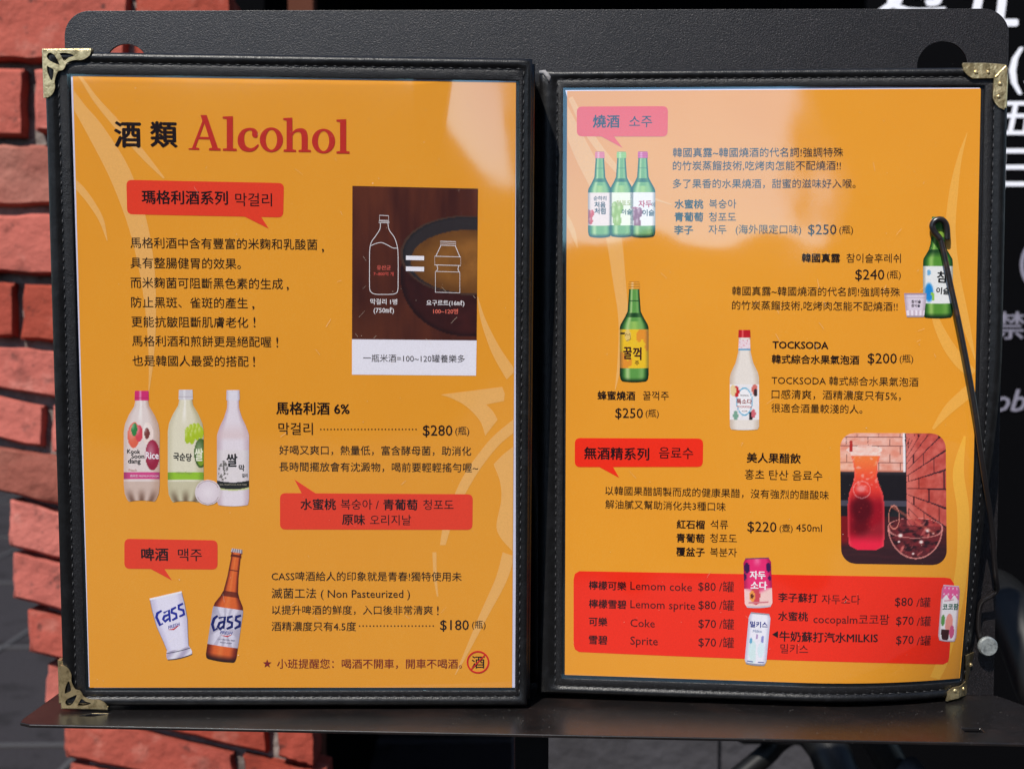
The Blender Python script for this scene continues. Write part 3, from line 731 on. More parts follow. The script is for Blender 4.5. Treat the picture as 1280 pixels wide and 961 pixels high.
for i in range(10):
    a = -math.pi / 2 + i * math.pi / 5; r = 5.6 if i % 2 == 0 else 2.3; st.append((334 + r * math.cos(a), 829 + r * math.sin(a)))
SL.poly("star", [st], DR, .15, cut=False)
T("小班提醒您：喝酒不開車，開車不喝酒。", 346.3, 577.5, 829, .3, DR)
SL.poly("prohibition_sign", [circ((597.5, 827), 14.2, 32), circ((597.5, 827), 12.2, 32)], (205, 32, 30), .20, cut=False)
T("酒", 589.5, 605.8, 827, .6); SL.stroke("prohibition_bar", [(588, 837), (607, 817)], 1.5, (205, 32, 30), .22)

# Alcohol in slab-like serif letters, coordinates traced on a 300 px strip
AL = [
 [[(450, 238), (470, 235), (525, 92), (515, 60), (548, 60), (608, 236), (622, 238), (622, 250), (560, 248), (560, 237), (577, 234), (563, 190), (505, 188), (489, 232), (508, 236), (508, 246), (452, 244)], [(510, 176), (559, 177), (536, 104)]],
 [[(633, 68), (688, 66), (688, 238), (708, 240), (708, 252), (634, 250), (634, 239), (655, 237), (655, 82), (633, 79)]],
 [smoothpath([(820, 152), (818, 178), (800, 180), (790, 168), (789, 146), (770, 143), (752, 158), (748, 190), (756, 222), (778, 236), (800, 232), (820, 216), (825, 225), (802, 250), (770, 256), (735, 246), (714, 212), (716, 172), (738, 140), (775, 128), (806, 134), (820, 152)], 3)[:-1]],
 [[(893 + 62 * math.cos(a * math.pi / 24), 192 + 66 * math.sin(a * math.pi / 24)) for a in range(48)], [(893 + 30 * math.cos(a * math.pi / 24), 192 + 53 * math.sin(a * math.pi / 24)) for a in range(48)]],
 [[(956, 76), (1005, 74), (1005, 150)] + smoothpath([(1005, 150), (1022, 136), (1048, 130), (1074, 138), (1086, 164), (1087, 200)], 3)[1:] + [(1087, 244), (1104, 247), (1104, 258), (1038, 257), (1038, 247), (1054, 244), (1054, 180)] + smoothpath([(1054, 180), (1050, 158), (1036, 150), (1018, 155), (1006, 170)], 3)[1:] + [(1006, 243), (1024, 246), (1024, 257), (958, 256), (958, 245), (974, 242), (974, 90), (956, 87)]],
 [[(1171 + 62 * math.cos(a * math.pi / 24), 199 + 66 * math.sin(a * math.pi / 24)) for a in range(48)], [(1171 + 30 * math.cos(a * math.pi / 24), 199 + 53 * math.sin(a * math.pi / 24)) for a in range(48)]],
 [[(1240, 84), (1292, 82), (1292, 252), (1310, 254), (1310, 266), (1240, 265), (1240, 254), (1259, 252), (1259, 98), (1240, 95)]],
]
for i, lp in enumerate(AL): SL.poly("heading_letter", [[(130 + (x if i != 6 else x) / 4.267, 130 + y / 4.267) for x, y in l] for l in lp], (186, 44, 34), .15, cut=False)

T = SR.text
T("燒酒", 741, 774.5, 152, 1.5); T("소주", 786.5, 815, 152, .2)
T("韓國真露~韓國燒酒的代名詞!強調特殊", 841, 1054, 190.8); T("的竹炭蒸餾技術,吃烤肉怎能不配燒酒!!", 841, 1051, 207.2); T("多了果香的水果燒酒，甜蜜的滋味好入喉。", 841, 1069.5, 229.6)
T("水蜜桃", 843, 879.2, 255.2, 1.6); T("복숭아", 886.3, 920.3, 254.8); T("青葡萄", 843, 879, 271.2, 1.6); T("청포도", 886, 920, 271.2); T("李子", 842.5, 866.4, 287.4, 1.6); T("자두", 885.6, 908, 287)
T("(海外限定口味)", 919.5, 1001.5, 286.6); T("$250", 1010, 1045.5, 286.3, .3); T("(瓶)", 1049, 1066.3, 287)
T("韓國真露", 1002, 1050.4, 322.4, 1.6); T("참이슬후레쉬", 1058, 1126, 322.6); T("$240", 1069, 1105.4, 342.5, .3); T("(瓶)", 1108.6, 1126, 343)
T("韓國真露~韓國燒酒的代名詞!強調特殊", 915, 1125, 363.6); T("的竹炭蒸餾技術,吃烤肉怎能不配燒酒!!", 915, 1122, 381.4)
T("蜂蜜燒酒", 746.8, 794, 494, 1.6); T("꿀꺽주", 803.5, 836, 494.2); T("$250", 769, 803.7, 515.3, .3); T("(瓶)", 807, 823.5, 516)
T("TOCKSODA", 965.5, 1035.5, 430.6, 2); T("韓式綜合水果氣泡酒", 964.5, 1074, 448.7, 1.6); T("$200", 1084.5, 1121, 447, .3); T("(瓶)", 1124.5, 1141.5, 448)
T("TOCKSODA 韓式綜合水果氣泡酒", 964.5, 1148, 475); T("口感清爽，酒精濃度只有5%，", 964.5, 1126, 492.5); T("很適合酒量較淺的人。", 964, 1078, 509.7)
T("無酒精系列", 730, 811.6, 566, 1.7); T("음료수", 823.6, 866.5, 565.5, .2); T("美人果醋飲", 933.3, 1001, 571.8, 1.6); T("홍초 탄산 음료수", 931, 1028, 592.6)
T("以韓國果醋調製而成的健康果醋，沒有強烈的醋酸味", 756.6, 1036, 612.8); T("解油膩又幫助消化共3種口味", 756.6, 907, 629.8)
T("紅石榴", 845.7, 881, 654.8, 1.6); T("석류", 888, 910, 655); T("$220", 934.3, 970.6, 657, .3); T("(壺)", 974.3, 990.8, 659.4); T("450ml", 995, 1027.3, 658.7)
T("青葡萄", 845.3, 881, 671.8, 1.6); T("청포도", 887.5, 921, 672); T("覆盆子", 845, 881, 689, 1.6); T("복분자", 887.5, 921, 689.5)
T("檸檬可樂", 736, 783, 731, 1.5); T("Lemom coke", 788, 865, 731); T("$80", 872.8, 894.6, 732); T("/罐", 898.8, 917.5, 732.8)
T("檸檬雪碧", 736, 783, 754, 1.5); T("Lemom sprite", 788, 869, 754); T("$80", 873, 895, 755); T("/罐", 899, 917.5, 755.8)
T("可樂", 736, 759.3, 776.3, 1.5); T("Coke", 788, 818.5, 777.5); T("$70", 873, 895, 778.3); T("/罐", 899, 917.5, 779.5)
T("雪碧", 736, 759.3, 799, 1.5); T("Sprite", 788, 822.3, 799.5); T("$70", 873, 895, 801.5); T("/罐", 899, 917.5, 802.5)
T("李子蘇打", 972.5, 1022, 746, 1.5); T("자두소다", 1027, 1075, 748.5); T("$80", 1118.6, 1141, 751.2); T("/罐", 1145.6, 1163, 752.5)
T("水蜜桃", 972.5, 1010, 769.4, 1.5); T("cocopalm코코팜", 1016.7, 1111.5, 772.8); T("$70", 1120, 1142, 775); T("/罐", 1146, 1163.4, 776.2)
T("牛奶蘇打汽水MILKIS", 974, 1097.4, 794.6, 1.6); T("밀키스", 975.5, 1010, 810); T("$70", 1120, 1142, 799); T("/罐", 1146, 1163.4, 800.5)
SR.poly("pointer_triangle", [[(965, 792.5), (972.5, 788), (972.5, 797)]], INK, .15, cut=False)

# ------------------------------------------------------------------ printed photographs
def mix(a, b, t): t = max(0, min(1, t)); return tuple(x + (y - x) * t for x, y in zip(a, b))
def sm(a, b, x): t = max(0, min(1, (x - a) / (b - a))); return t * t * (3 - 2 * t)
def fbm(x, y, s=0.0): return noise.noise(Vector((x, y, s))) * .6 + noise.noise(Vector((x * 2.3, y * 2.3, s + 5))) * .3 + noise.noise(Vector((x * 5, y * 5, s + 9))) * .15
def photo(S_, name, q, nx, ny, fn, h, rad=0, label=None):
    """q: TL TR BR BL pixels; fn(x,y in 0..1)->rgb; rounded corners of radius rad (fraction of width)"""
    V = []; C = []; Fc = []; asp = ny / nx
    ys = []
    for j in range(ny + 1):
        t = j / ny; ins = 0
        if rad:
            dy = min(t, 1 - t) * asp
            if dy < rad: ins = rad - math.sqrt(max(0, rad * rad - (rad - dy) ** 2))
        for i in range(nx + 1):
            s = ins + (1 - 2 * ins) * i / nx
            X = (q[0][0] * (1 - s) + q[1][0] * s) * (1 - t) + (q[3][0] * (1 - s) + q[2][0] * s) * t
            Y = (q[0][1] * (1 - s) + q[1][1] * s) * (1 - t) + (q[3][1] * (1 - s) + q[2][1] * s) * t
            V.append((X, Y)); C.append(L(fn(s, t), PK))
    for j in range(ny):
        for i in range(nx): a = j * (nx + 1) + i; Fc.append((a, a + 1, a + nx + 2, a + nx + 1))
    # affine-ish fast uv: bilinear from a coarse lattice of solved points
    uvs = [S_.pl.uv(*p) for p in V] if len(V) < 900 else fastuv(S_.pl, V)
    return S_.put(name, uvs, Fc, None, h, cols=C, label=label)
def fastuv(pl, V):
    x0 = min(p[0] for p in V); x1 = max(p[0] for p in V); y0 = min(p[1] for p in V); y1 = max(p[1] for p in V); n = 10
    G = [[pl.uv(x0 + (x1 - x0) * i / n, y0 + (y1 - y0) * j / n) for i in range(n + 1)] for j in range(n + 1)]
    out = []
    for x, y in V:
        a = (x - x0) / (x1 - x0) * n; b = (y - y0) / (y1 - y0) * n; i = min(n - 1, int(a)); j = min(n - 1, int(b)); a -= i; b -= j
        out.append(tuple((G[j][i][k] * (1 - a) + G[j][i + 1][k] * a) * (1 - b) + (G[j + 1][i][k] * (1 - a) + G[j + 1][i + 1][k] * a) * b for k in (0, 1)))
    return out
def bowl(s, t):
    X = 441 + s * 156; Y = 234 + t * 191
    g = fbm(X * .02 + 3, Y * .006, 2) + .5 * fbm(X * .1, Y * .012, 4)
    c = mix((58, 24, 20), (92, 44, 28), .5 + g)
    c = mix(c, (34, 14, 14), sm(.2, 1, t) * .35 * (1 - s)); c = mix(c, (112, 58, 32), sm(.6, 1, t) * sm(.5, 0, s) * .5)
    # bowl: outer wall, rim, broth
    dx = (X - 585) / 84.; dy = (Y - 318) / 50.
    body = ((X - 585) / 84.) ** 2 + ((Y - 345) / 75.) ** 2
    if body < 1 and Y > 318: c = mix((42, 18, 18), (64, 26, 24), .5 + fbm(X * .03, Y * .03, 8)); c = mix(c, (24, 12, 14), sm(.8, 1, body) * .6)
    e = dx * dx + dy * dy
    if e < 1:
        c = mix((30, 28, 32), (46, 40, 42), sm(1, .8, e))
        e2 = ((X - 590) / 76.) ** 2 + ((Y - 326) / 40.) ** 2
        if e2 < 1: c = mix((92, 56, 26), (142, 92, 40), sm(1, .2, e2)); c = mix(c, (112, 70, 30), .4 + fbm(X * .05, Y * .05, 1))
        if .93 < e: c = mix(c, (96, 62, 44), .6)
    return c
photo(SL, "printed_photo", [(440.5, 232.5), (597.5, 236), (595.8, 425.5), (440, 424)], 110, 130, bowl, .10, label="dark photo of a bowl with drawn bottle outlines")
SL.poly("caption_strip", [[(440, 424), (595.8, 425.5), (595, 469.5), (440, 468.2)]], (230, 226, 236), .09)
SL.text("一瓶米酒=100~120罐養樂多", 454, 581, 447.5)
def q3(p): return [(420 + x / 3.695, 220 + y / 3.695) for x, y in p]
W_ = (226, 220, 222)
bo = smoothpath([(205, 218), (203, 245), (185, 275), (164, 305), (156, 340), (155, 400), (155, 500), (158, 530), (178, 545), (222, 547), (268, 545), (285, 530), (287, 480), (287, 380), (284, 330), (270, 285), (246, 250), (240, 218)], 4)
SL.stroke("bottle_outline", q3(bo), .8, W_, .16)
SL.stroke("bottle_outline", q3([(201, 182), (243, 184), (243, 206), (201, 205)]), .8, W_, .16, closed=True)
SL.stroke("bottle_outline", q3([(198, 209), (246, 211), (246, 217), (198, 216)]), .7, W_, .16, closed=True)
SL.stroke("bottle_outline", q3(smoothpath([(162, 322), (185, 312), (210, 308), (235, 318), (262, 332), (284, 334)], 4)), .8, W_, .16)
for a in ([(482, 302), (553, 304), (553, 322), (482, 320)], [(456, 371), (576, 374), (576, 414), (456, 411)], [(459, 441), (572, 444), (572, 540), (459, 537)]): SL.stroke("small_bottle_outline", q3(a), .8, W_, .16, closed=True)
SL.stroke("small_bottle_outline", q3([(484, 322), (461, 371)]), .8, W_, .16); SL.stroke("small_bottle_outline", q3([(551, 323), (572, 373)]), .8, W_, .16)
SL.stroke("small_bottle_outline", q3([(466, 412), (470, 428), (464, 441)]), .8, W_, .16); SL.stroke("small_bottle_outline", q3([(567, 414), (563, 430), (568, 443)]), .8, W_, .16)
SL.stroke("small_bottle_outline", q3([(484, 311), (553, 313)]), .6, W_, .16)
SL.poly("equals_bar", [q3([(323, 368), (407, 370), (407, 390), (323, 388)])], (232, 228, 236), .16, cut=False); SL.poly("equals_bar", [q3([(323, 418), (407, 420), (407, 441), (323, 439)])], (232, 228, 236), .16, cut=False)
SL.text("유산균", 471, 488.5, 334.5, 1, (214, 96, 84)); SL.text("7~800억 개", 467, 492, 342.3, .6, (206, 84, 74))
SL.text("막걸리 1병", 463, 496.5, 377, 1.2, W_); SL.text("(750㎖)", 467, 492.5, 387.6, .8, W_); SL.text("요구르트(16㎖)", 533, 580.5, 378.4, 1.2, W_); SL.text("100~120병", 541.5, 572.5, 389, 1, (226, 110, 92))

def photo2(s, t):
    X = 1030 + (100 + s * 675) / 5.057; Y = 530 + (52 + t * 838) / 5.057; x = 100 + s * 675; y = 52 + t * 838   # crop coordinates
    # back wall upper left: pale bricks
    if y < 302 and x < 515:
        ry = (y - 75) / 55.; r = math.floor(ry); fy = ry - r; off = 0 if r % 2 == 0 else 70; bx = (x + off) / 138.; fx = bx - math.floor(bx)
        c = mix((236, 190, 176), (222, 140, 118), .5 + 1.2 * fbm(x * .012, y * .02, 3))
        if fy < .09 or fx < .03: c = (120, 70, 66)
        if y > 290: c = (196, 120, 100)
        c = mix(c, (240, 170, 120), .25 * sm(330, 120, x) * sm(100, 260, y))
        if x > 500: c = mix(c, (250, 240, 246), .8)
    elif x < 522:
        c = mix((30, 26, 30), (56, 50, 56), sm(330, 300, y) * .8 + .15 * fbm(x * .03, y * .02, 1)); 
        if 486 < y < 520: c = (74, 70, 82)
        if y > 585: c = mix((120, 22, 26), (44, 16, 22), sm(150, 60, abs(x - 160)) * 0 + sm(120, 420, x) * .8)
    else:
        # receding brick wall at the right
        k = (x - 500) / 275.; v = (y - 400) / (.35 + k * 1.05)
        ry = v / 88.; r = math.floor(ry); fy = ry - r; bx = k * 1.7 + (.5 if r % 2 else 0) + .1 * r; fx = bx - math.floor(bx)
        c = mix((206, 96, 84), (176, 62, 52), .5 + 1.2 * fbm(x * .02, y * .02, 6))
        c = mix(c, (226, 140, 128), sm(620, 530, x) * .5)
        if fy < .11 + .05 * fbm(x * .06, y * .06, 2): c = (62, 26, 34)
        elif fx < .04: c = (80, 30, 34)
        if y > 640: c = mix(c, (70, 20, 24), sm(560, 720, y))
    if y > 740: c = mix(c, (52, 18, 24), sm(735, 790, y)); c = mix(c, (90, 36, 40), .25 * sm(.2, .6, fbm(x * .004, y * .05, 12) + .3))
    # carafe
    cx = 262; hw = 0
    if 140 < y < 800:
        for (a, wa), (b, wb) in zip([(140, 106), (200, 92), (260, 76), (330, 72), (380, 84), (440, 108), (520, 118), (700, 118), (775, 110), (800, 60)], [(200, 92), (260, 76), (330, 72), (380, 84), (440, 108), (520, 118), (700, 118), (775, 110), (800, 60)]):
            if a <= y <= b: hw = wa + (wb - wa) * (y - a) / (b - a)
        d = abs(x - cx) / hw
        if d < 1:
            q = mix((250, 120, 62), (226, 60, 50), sm(200, 420, y)); q = mix(q, (150, 18, 34), sm(400, 520, y)); q = mix(q, (232, 26, 62), sm(680, 770, y))
            q = mix(q, (70, 10, 20), .8 * sm(95, 40, math.hypot((x - 235), (y - 540) * .8))); q = mix(q, (80, 12, 22), .7 * sm(90, 20, math.hypot((x - 225), (y - 650))))
            q = mix(q, (206, 70, 60), sm(.25, .6, fbm(x * .08, y * .08, 3)) * .6 * sm(420, 560, y))
            q = mix(q, (255, 170, 120), sm(.2, .6, fbm(x * .025, y * .03, 13)) * .6 * sm(420, 300, y))
            q = mix(q, (240, 90, 90), .5 * sm(.80, 1, d))
            if y < 196: q = mix((236, 176, 160), (250, 215, 205), .5 + fbm(x * .03, y * .05, 4))
            if abs(math.hypot(x - 236, y - 415) - 54) < 3: q = mix(q, (240, 190, 190), .45)
            q = mix(q, (240, 190, 190), .55 * sm(34, 8, math.hypot((x - 232) / 1.4, y - 408))); q = mix(q, (250, 200, 190), .5 * sm(.3, .7, noise.noise(Vector((x * .035, y * .06, 33))) + .1) * sm(520, 300, y))
            c = q
    if abs(math.hypot((x - 255) / 105., (y - 160) / 26.) - 1) < .10: c = mix(c, (250, 214, 204), .8)
    if abs(x - 170) < 9 and 100 < y < 170: c = (176, 46, 44)
    # glass bowl
    e = math.hypot((x - 575) / 172., (y - 650) / (200 if y > 650 else 58))
    if e < 1 and y > 600: c = mix(c, (160, 44, 50), .45 + .5 * fbm(x * .025, y * .025, 7)); c = mix(c, (36, 8, 16), sm(-.05, .3, fbm(x * .018, y * .03, 17)) * .9); c = mix(c, (240, 130, 120), sm(.22, .5, fbm(x * .03 + y * .02, y * .012, 21)) * .7)
    if abs(e - 1) < .022: c = mix(c, (236, 150, 140), .8)
    if abs(math.hypot((x - 575) / 168., (y - 672) / 48.) - 1) < .05 and y > 670: c = mix(c, (230, 150, 140), .7)
    for (sx, sy, r) in ((480, 705, 22), (612, 745, 20), (655, 670, 22), (470, 745, 12), (560, 820, 12), (690, 690, 10)):
        c = mix(c, (255, 226, 220), sm(r, r * .2, math.hypot(x - sx, (y - sy) * 1.2)))
    # ladle
    if abs((y - 520) - (x - 425) * .62) < 9 and 420 < x < 700: c = mix(c, (206, 100, 80), .5)
    if abs(math.hypot((x - 440) / 34., (y - 590) / 74.) - 1) < .06: c = mix(c, (226, 140, 120), .8)
    return c
photo(SR, "printed_photo", [(1050, 541), (1182, 541.5), (1183.5, 706), (1051.5, 704)], 132, 164, photo2, .10, rad=.14, label="photo of a red carafe and glass bowl by a brick wall")

# ------------------------------------------------------------------ printed bottles and cans
def glass(s, c, dark, light, hx=-.45):
    v = mix(c, dark, sm(.55, 1, abs(s))); v = mix(v, light, .65 * sm(.25, 0, abs(s - hx))); return mix(v, light, .22 * sm(.3, 0, abs(s - .5)))
LPROF = [(0, .36), (.02, .40), (.075, .40), (.08, .36), (.095, .36), (.30, .46), (.36, .66), (.43, .94), (.46, 1), (.94, 1), (.98, .95), (1, .82)]
def soju(S_, cx, y0, y1, hw, cap, lab, g=(112, 160, 84), gd=(22, 66, 34), gl=(206, 222, 160), l0=.48, l1=.865, labfn=None, label=None, nolid=False):
    def cf(s, t):
        if t < .08 and not nolid: return mix(cap, mix(cap, (255, 255, 255), .45), sm(.4, 0, abs(s + .3))) if int(t * 160) % 4 else mix(cap, (60, 20, 20), .25)
        if l0 < t < l1: 
            c = labfn(s, (t - l0) / (l1 - l0)) if labfn else lab
            return mix(c, mix(c, (60, 60, 60), .45), sm(.7, 1, abs(s)))
        c = glass(s, g, gd, gl)
        if .19 < t < .20: c = mix(c, gd, .7)
        if .315 < t < .36: c = mix(c, gd, .8 * sm(.3, 1, 1 - abs(s) * .5))
        if .4 < t < .48: c = mix(c, (206, 226, 110), .5 * sm(.6, 0, abs(s)))
        if t > .95: c = mix(c, (20, 44, 20), sm(.95, 1, t))
        return c
    return S_.strip("printed_bottle", cx, y0, y1, [(a, b * hw) for a, b in LPROF], cf, bot=1.2, label=label)
def fruitlab(base, fruit, fx, fy, fr):
    def f(s, t):
        c = base
        for k in range(6):
            x = fx + fr * .55 * math.cos(k * 1.9) * (k > 0); y = fy + fr * .5 * math.sin(k * 1.9) * (k > 0)
            d = math.hypot((s - x), (t - y) * 1.5)
            if d < fr * .55: c = mix(fruit, mix(fruit, (255, 255, 255), .5), sm(fr * .4, 0, math.hypot(s - x + .08, t - y + .06)))
        return c
    return f
soju(SR, 749.8, 189.8, 296, 14.8, (226, 112, 134), (236, 214, 206), labfn=fruitlab((238, 214, 206), (206, 46, 40), -.8, .72, .30), label="printed soju bottle with pink cap")
soju(SR, 776.8, 189.8, 295.6, 14.8, (150, 196, 96), (236, 232, 204), labfn=fruitlab((238, 234, 210), (150, 176, 60), -.35, .62, .5), label="printed soju bottle with green cap")
soju(SR, 803.5, 189.6, 296, 15.6, (204, 62, 132), (236, 226, 222), labfn=fruitlab((238, 228, 224), (140, 66, 90), -.45, .72, .42), label="printed soju bottle with purple cap")
P = dict(name="label_text", h=.22)
SR.text("순하리", 742, 758, 248, 1.2, (40, 36, 40), **P); SR.text("처음", 743, 757, 256, 2, (30, 28, 30), **P); SR.text("처럼", 743, 757, 264, 2, (30, 28, 30), **P)
SR.text("청포도", 770, 790, 254, 1.6, (176, 180, 84), **P); SR.text("이슬", 777, 790, 265, 1.8, (40, 60, 40), **P)
SR.text("자두", 798, 815, 255, 1.8, (192, 60, 84), **P); SR.text("에", 814, 819, 256, .8, (70, 60, 60), **P); SR.text("이슬", 803, 818, 266, 2, (60, 70, 80), **P); SR.text("PLUM", 790, 797.5, 260, 1, (206, 80, 110), **P)
def honey(s, t):
    c = (232, 186, 38)
    for (hx, hy, r) in ((.55, .08, .24), (.85, .2, .24), (.35, .18, .2), (.9, .45, .15), (-.9, .8, .3), (-.6, .92, .2), (-.3, .85, .14)):
        if math.hypot(s - hx, (t - hy) * 1.3) < r: c = (224, 142, 44)
    if -1 < s < -.5 and .08 < t < .13: c = (40, 30, 20)
    if math.hypot((s + .45) / 1.2, (t - .15)) < .16: c = (222, 190, 110)
    return c
soju(SR, 792.7, 352, 476.5, 18, (222, 150, 44), (232, 186, 38), g=(92, 150, 70), gd=(10, 44, 22), labfn=honey, label="printed honey soju bottle with yellow label")
SR.text("꿀", 779, 790, 441, 2.6, (62, 22, 24), hk=1.35, **P); SR.text("꺽", 791, 802, 442, 2.6, (62, 22, 24), hk=1.25, **P); SR.text("주", 793.5, 799, 453.5, 1.5, (80, 40, 20), **P)
SR.stroke("hand_outline", [(781, 420), (783, 417), (785, 419), (787, 417), (788.5, 424), (783, 426)], .7, (120, 80, 40), .22)
# jinro
JP = [(0, .40), (.03, .40), (.035, .34), (.27, .50), (.33, .62), (.42, .98), (.46, 1), (.95, 1), (.985, .95), (1, .85)]
def jin(s, t):
    if .49 < t < .86:
        c = (226, 226, 226); d = math.hypot(s + .6, (t - .75) * 3.2)
        c = mix(c, (30, 132, 206), sm(.36, .22, d))
        if abs(s + .33 - (t - .8)) < .09 and .75 < t < .83: c = (140, 190, 70)
        if math.hypot(s + .62, (t - .555) * 4.5) < .13: c = (110, 170, 210)
        return mix(c, (150, 156, 150), sm(.75, 1, abs(s)))
    c = glass(s, (84, 142, 52), (18, 62, 28), (176, 210, 120))
    if .0 < t < .05: c = (48, 110, 52)
    if .12 < t < .2: c = mix(c, (176, 196, 60), .5)
    if .325 < t < .40: c = mix(c, (14, 46, 26), .8 * sm(.42, .33, t))
    if t > .95: c = mix(c, (14, 40, 20), sm(.94, 1, t))
    return c
SR.strip("printed_bottle", 1172.3, 271, 397, [(a, b * 18.6) for a, b in JP], jin, bot=1.0, label="printed green bottle under the wire clip")
SR.text("참", 1171, 1185, 346, 2.5, (30, 30, 30), **P, rot=4); SR.text("이슬", 1170, 1187, 363, 2.5, (30, 30, 30), **P, rot=4)
def shot(s, t):
    c = mix((214, 200, 214), (176, 158, 172), sm(.6, 1, abs(s)))
    if t < .07 or .17 < t < .2: c = (160, 140, 160)
    if t > .72: c = mix((196, 176, 190), (236, 226, 236), .5 + .5 * math.sin(s * 14)); 
    if t > .93: c = (170, 150, 160)
    return c
SR.strip("printed_shot_glass", 1144, 366.5, 396.5, [(0, 14), (.2, 13.6), (.9, 11.3), (1, 10.5)], shot, h=.2)
SR.text("참이슬", 1139, 1151, 377, 1.5, (40, 30, 40), name="label_text", h=.26); SR.text("참이슬", 1139, 1150, 382, 1.5, (40, 30, 40), name="label_text", h=.26)
# tock soda
TP = [(0, .40), (.08, .42), (.085, .38), (.22, .42), (.33, .60), (.43, .92), (.48, 1), (.97, 1), (1, .92)]
def tock(s, t):
    if t < .08: return mix((184, 26, 36), (226, 90, 90), sm(.3, 0, abs(s + .3)))
    c = mix((226, 216, 208), (200, 182, 166), sm(.5, 1, abs(s)))
    if .1 < t < .19: c = (230, 210, 216); c = mix(c, (200, 60, 90), sm(.1, .5, fbm(s * 5, t * 60, 2)))
    if .19 < t < .205: c = (60, 150, 190)
    if .55 < t < .9:
        c = (230, 224, 226); d = math.hypot(s * .9, (t - .72) * 3.5)
        if .44 < d < .50: c = (112, 176, 206)
        elif d < .44: c = (236, 232, 234)
        for (fx, fy, fc, r) in ((-.55, .62, (196, 40, 44), .2), (-.78, .61, (226, 200, 150), .2), (.7, .6, (206, 110, 100), .2), (.76, .63, (60, 40, 44), .14), (.45, .865, (44, 34, 40), .16), (.62, .84, (206, 100, 110), .15), (-.6, .86, (120, 160, 140), .17)):
            if math.hypot(s - fx, (t - fy) * 3.5) < r: c = fc
    return c
SR.strip("printed_bottle", 930.5, 412.4, 536.5, [(a, b * 18.3) for a, b in TP], tock, bot=1.0, label="printed clear bottle with red cap")
SR.text("톡소다", 920.5, 940, 501.5, 1.8, (150, 56, 50), **P); SR.text("TOCKSODA", 920.5, 940, 508, 1, (176, 40, 44), **P); SR.text("TROPICAL", 925, 936, 494, .8, (50, 40, 44), **P); SR.text("ALC5%", 927, 934, 513.5, .6, (90, 60, 60), **P)

# makgeolli bottles
MP = [(0, .38), (.085, .40), (.09, .36), (.11, .38), (.14, .42), (.22, .72), (.30, .93), (.37, 1), (.85, 1), (.93, .95), (.985, .80), (1, .70)]
def mak(cap, base, shade, band, fruit):
    def f(s, t):
        if t < .09: return mix(cap, mix(cap, (255, 255, 255), .4), sm(.3, 0, abs(s + .2))) if not .06 < t < .066 else mix(cap, (60, 30, 40), .3)
        c = mix(base, shade, sm(.4, 1, s) * .8 + .4 * sm(.6, 1, -s)); c = mix(c, (250, 244, 240), .6 * sm(.25, 0, abs(s + .1)) * sm(.35, .2, t))
        if .735 < t < .80: c = mix(band, mix(band, (0, 0, 0), .2), sm(.6, 1, abs(s)))
        if t > .82:
            c = mix(c, shade, .5); c = mix(c, mix(shade, (60, 30, 20), .5), sm(.86, 1, t) * (.5 + .5 * math.cos(s * 9)))
        for (fx, fy, fc, r) in fruit:
            if math.hypot(s - fx, (t - fy) * 2.9) < r: c = mix(fc, mix(fc, (255, 255, 255), .35), sm(r, 0, math.hypot(s - fx + .1, (t - fy) * 2.9 + .1)))
        return c
    return f
fr1 = [(-.45, .40, (222, 100, 76), .34), (-.15, .385, (210, 70, 84), .22), (-.42, .35, (54, 130, 70), .17), (.35, .385, (236, 214, 206), .30), (.30, .385, (120, 60, 56), .15), (.6, .58, (150, 26, 56), .40)]
SL.strip("printed_bottle", 177.2, 488.3, 626.6, [(a, b * 22.4) for a, b in MP], mak((206, 48, 110), (224, 208, 204), (186, 150, 130), (206, 70, 130), fr1), bot=-1.5, cols=24, label="printed bottle with magenta cap")
fr2 = [(x, y, (168, 190, 36), .16) for x, y in ((.1, .385), (.3, .36), (.5, .35), (.72, .35), (.2, .41), (.42, .40), (.62, .395), (.85, .38), (.35, .43), (.1, .425))] + [(.85, .565, (60, 90, 30), .38), (.85, .6, (120, 150, 30), .22)]
SL.strip("printed_bottle", 232.2, 487.0, 627.4, [(a, b * 22.4) for a, b in MP], mak((206, 200, 206), (222, 214, 190), (176, 166, 130), (146, 190, 46), fr2), bot=-1.5, cols=24, label="printed bottle with white cap and green band")
MP3 = [(0, .40), (.085, .42), (.09, .36), (.16, .38), (.24, .56), (.31, .80), (.38, .98), (.40, 1), (.95, 1), (.99, .95), (1, .9)]
def mak3(s, t):
    c = mix((226, 214, 222), (196, 172, 182), sm(.5, 1, abs(s))); c = mix(c, (214, 184, 184), .5 * sm(.25, .4, t) * sm(.45, .4, t))
    if t < .09: c = mix((222, 216, 226), (190, 180, 196), sm(.5, 1, abs(s)))
    if .52 < t < .86: c = mix((222, 212, 214), (196, 184, 188), sm(.6, 1, abs(s)))
    if .785 + .015 * (1 - s * s) < t < .845 + .015 * (1 - s * s): c = (34, 32, 30)
    elif .845 + .015 * (1 - s * s) < t < .86 + .01 * (1 - s * s): c = (196, 200, 140)
    if math.hypot((s + .62) / 1.2, (t - .70) * 3) < .26 and fbm(s * 8, t * 30, 4) > -.02: c = (110, 104, 100)
    return c
SL.strip("printed_bottle", 291.3, 487.5, 631, [(a, b * 20) for a, b in MP3], mak3, bot=1.5, cols=20, label="printed white bottle with black band")
T = SL.text
T("Kook", 159, 175.5, 563.5, 2.2, (36, 30, 30), **P, rot=2); T("Soon", 164, 180.5, 569.5, 2.2, (36, 30, 30), **P); T("dang", 160, 176, 575.5, 2.2, (36, 30, 30), **P); T("Rice", 182, 198.5, 568.5, 2.2, (240, 226, 232), **P, hk=1.3)
T("Peach", 161, 171, 587, .8, (196, 140, 130), **P); T("國純堂 PREMIUM PEACH", 163, 198, 594.5, .3, (240, 210, 226), **P)
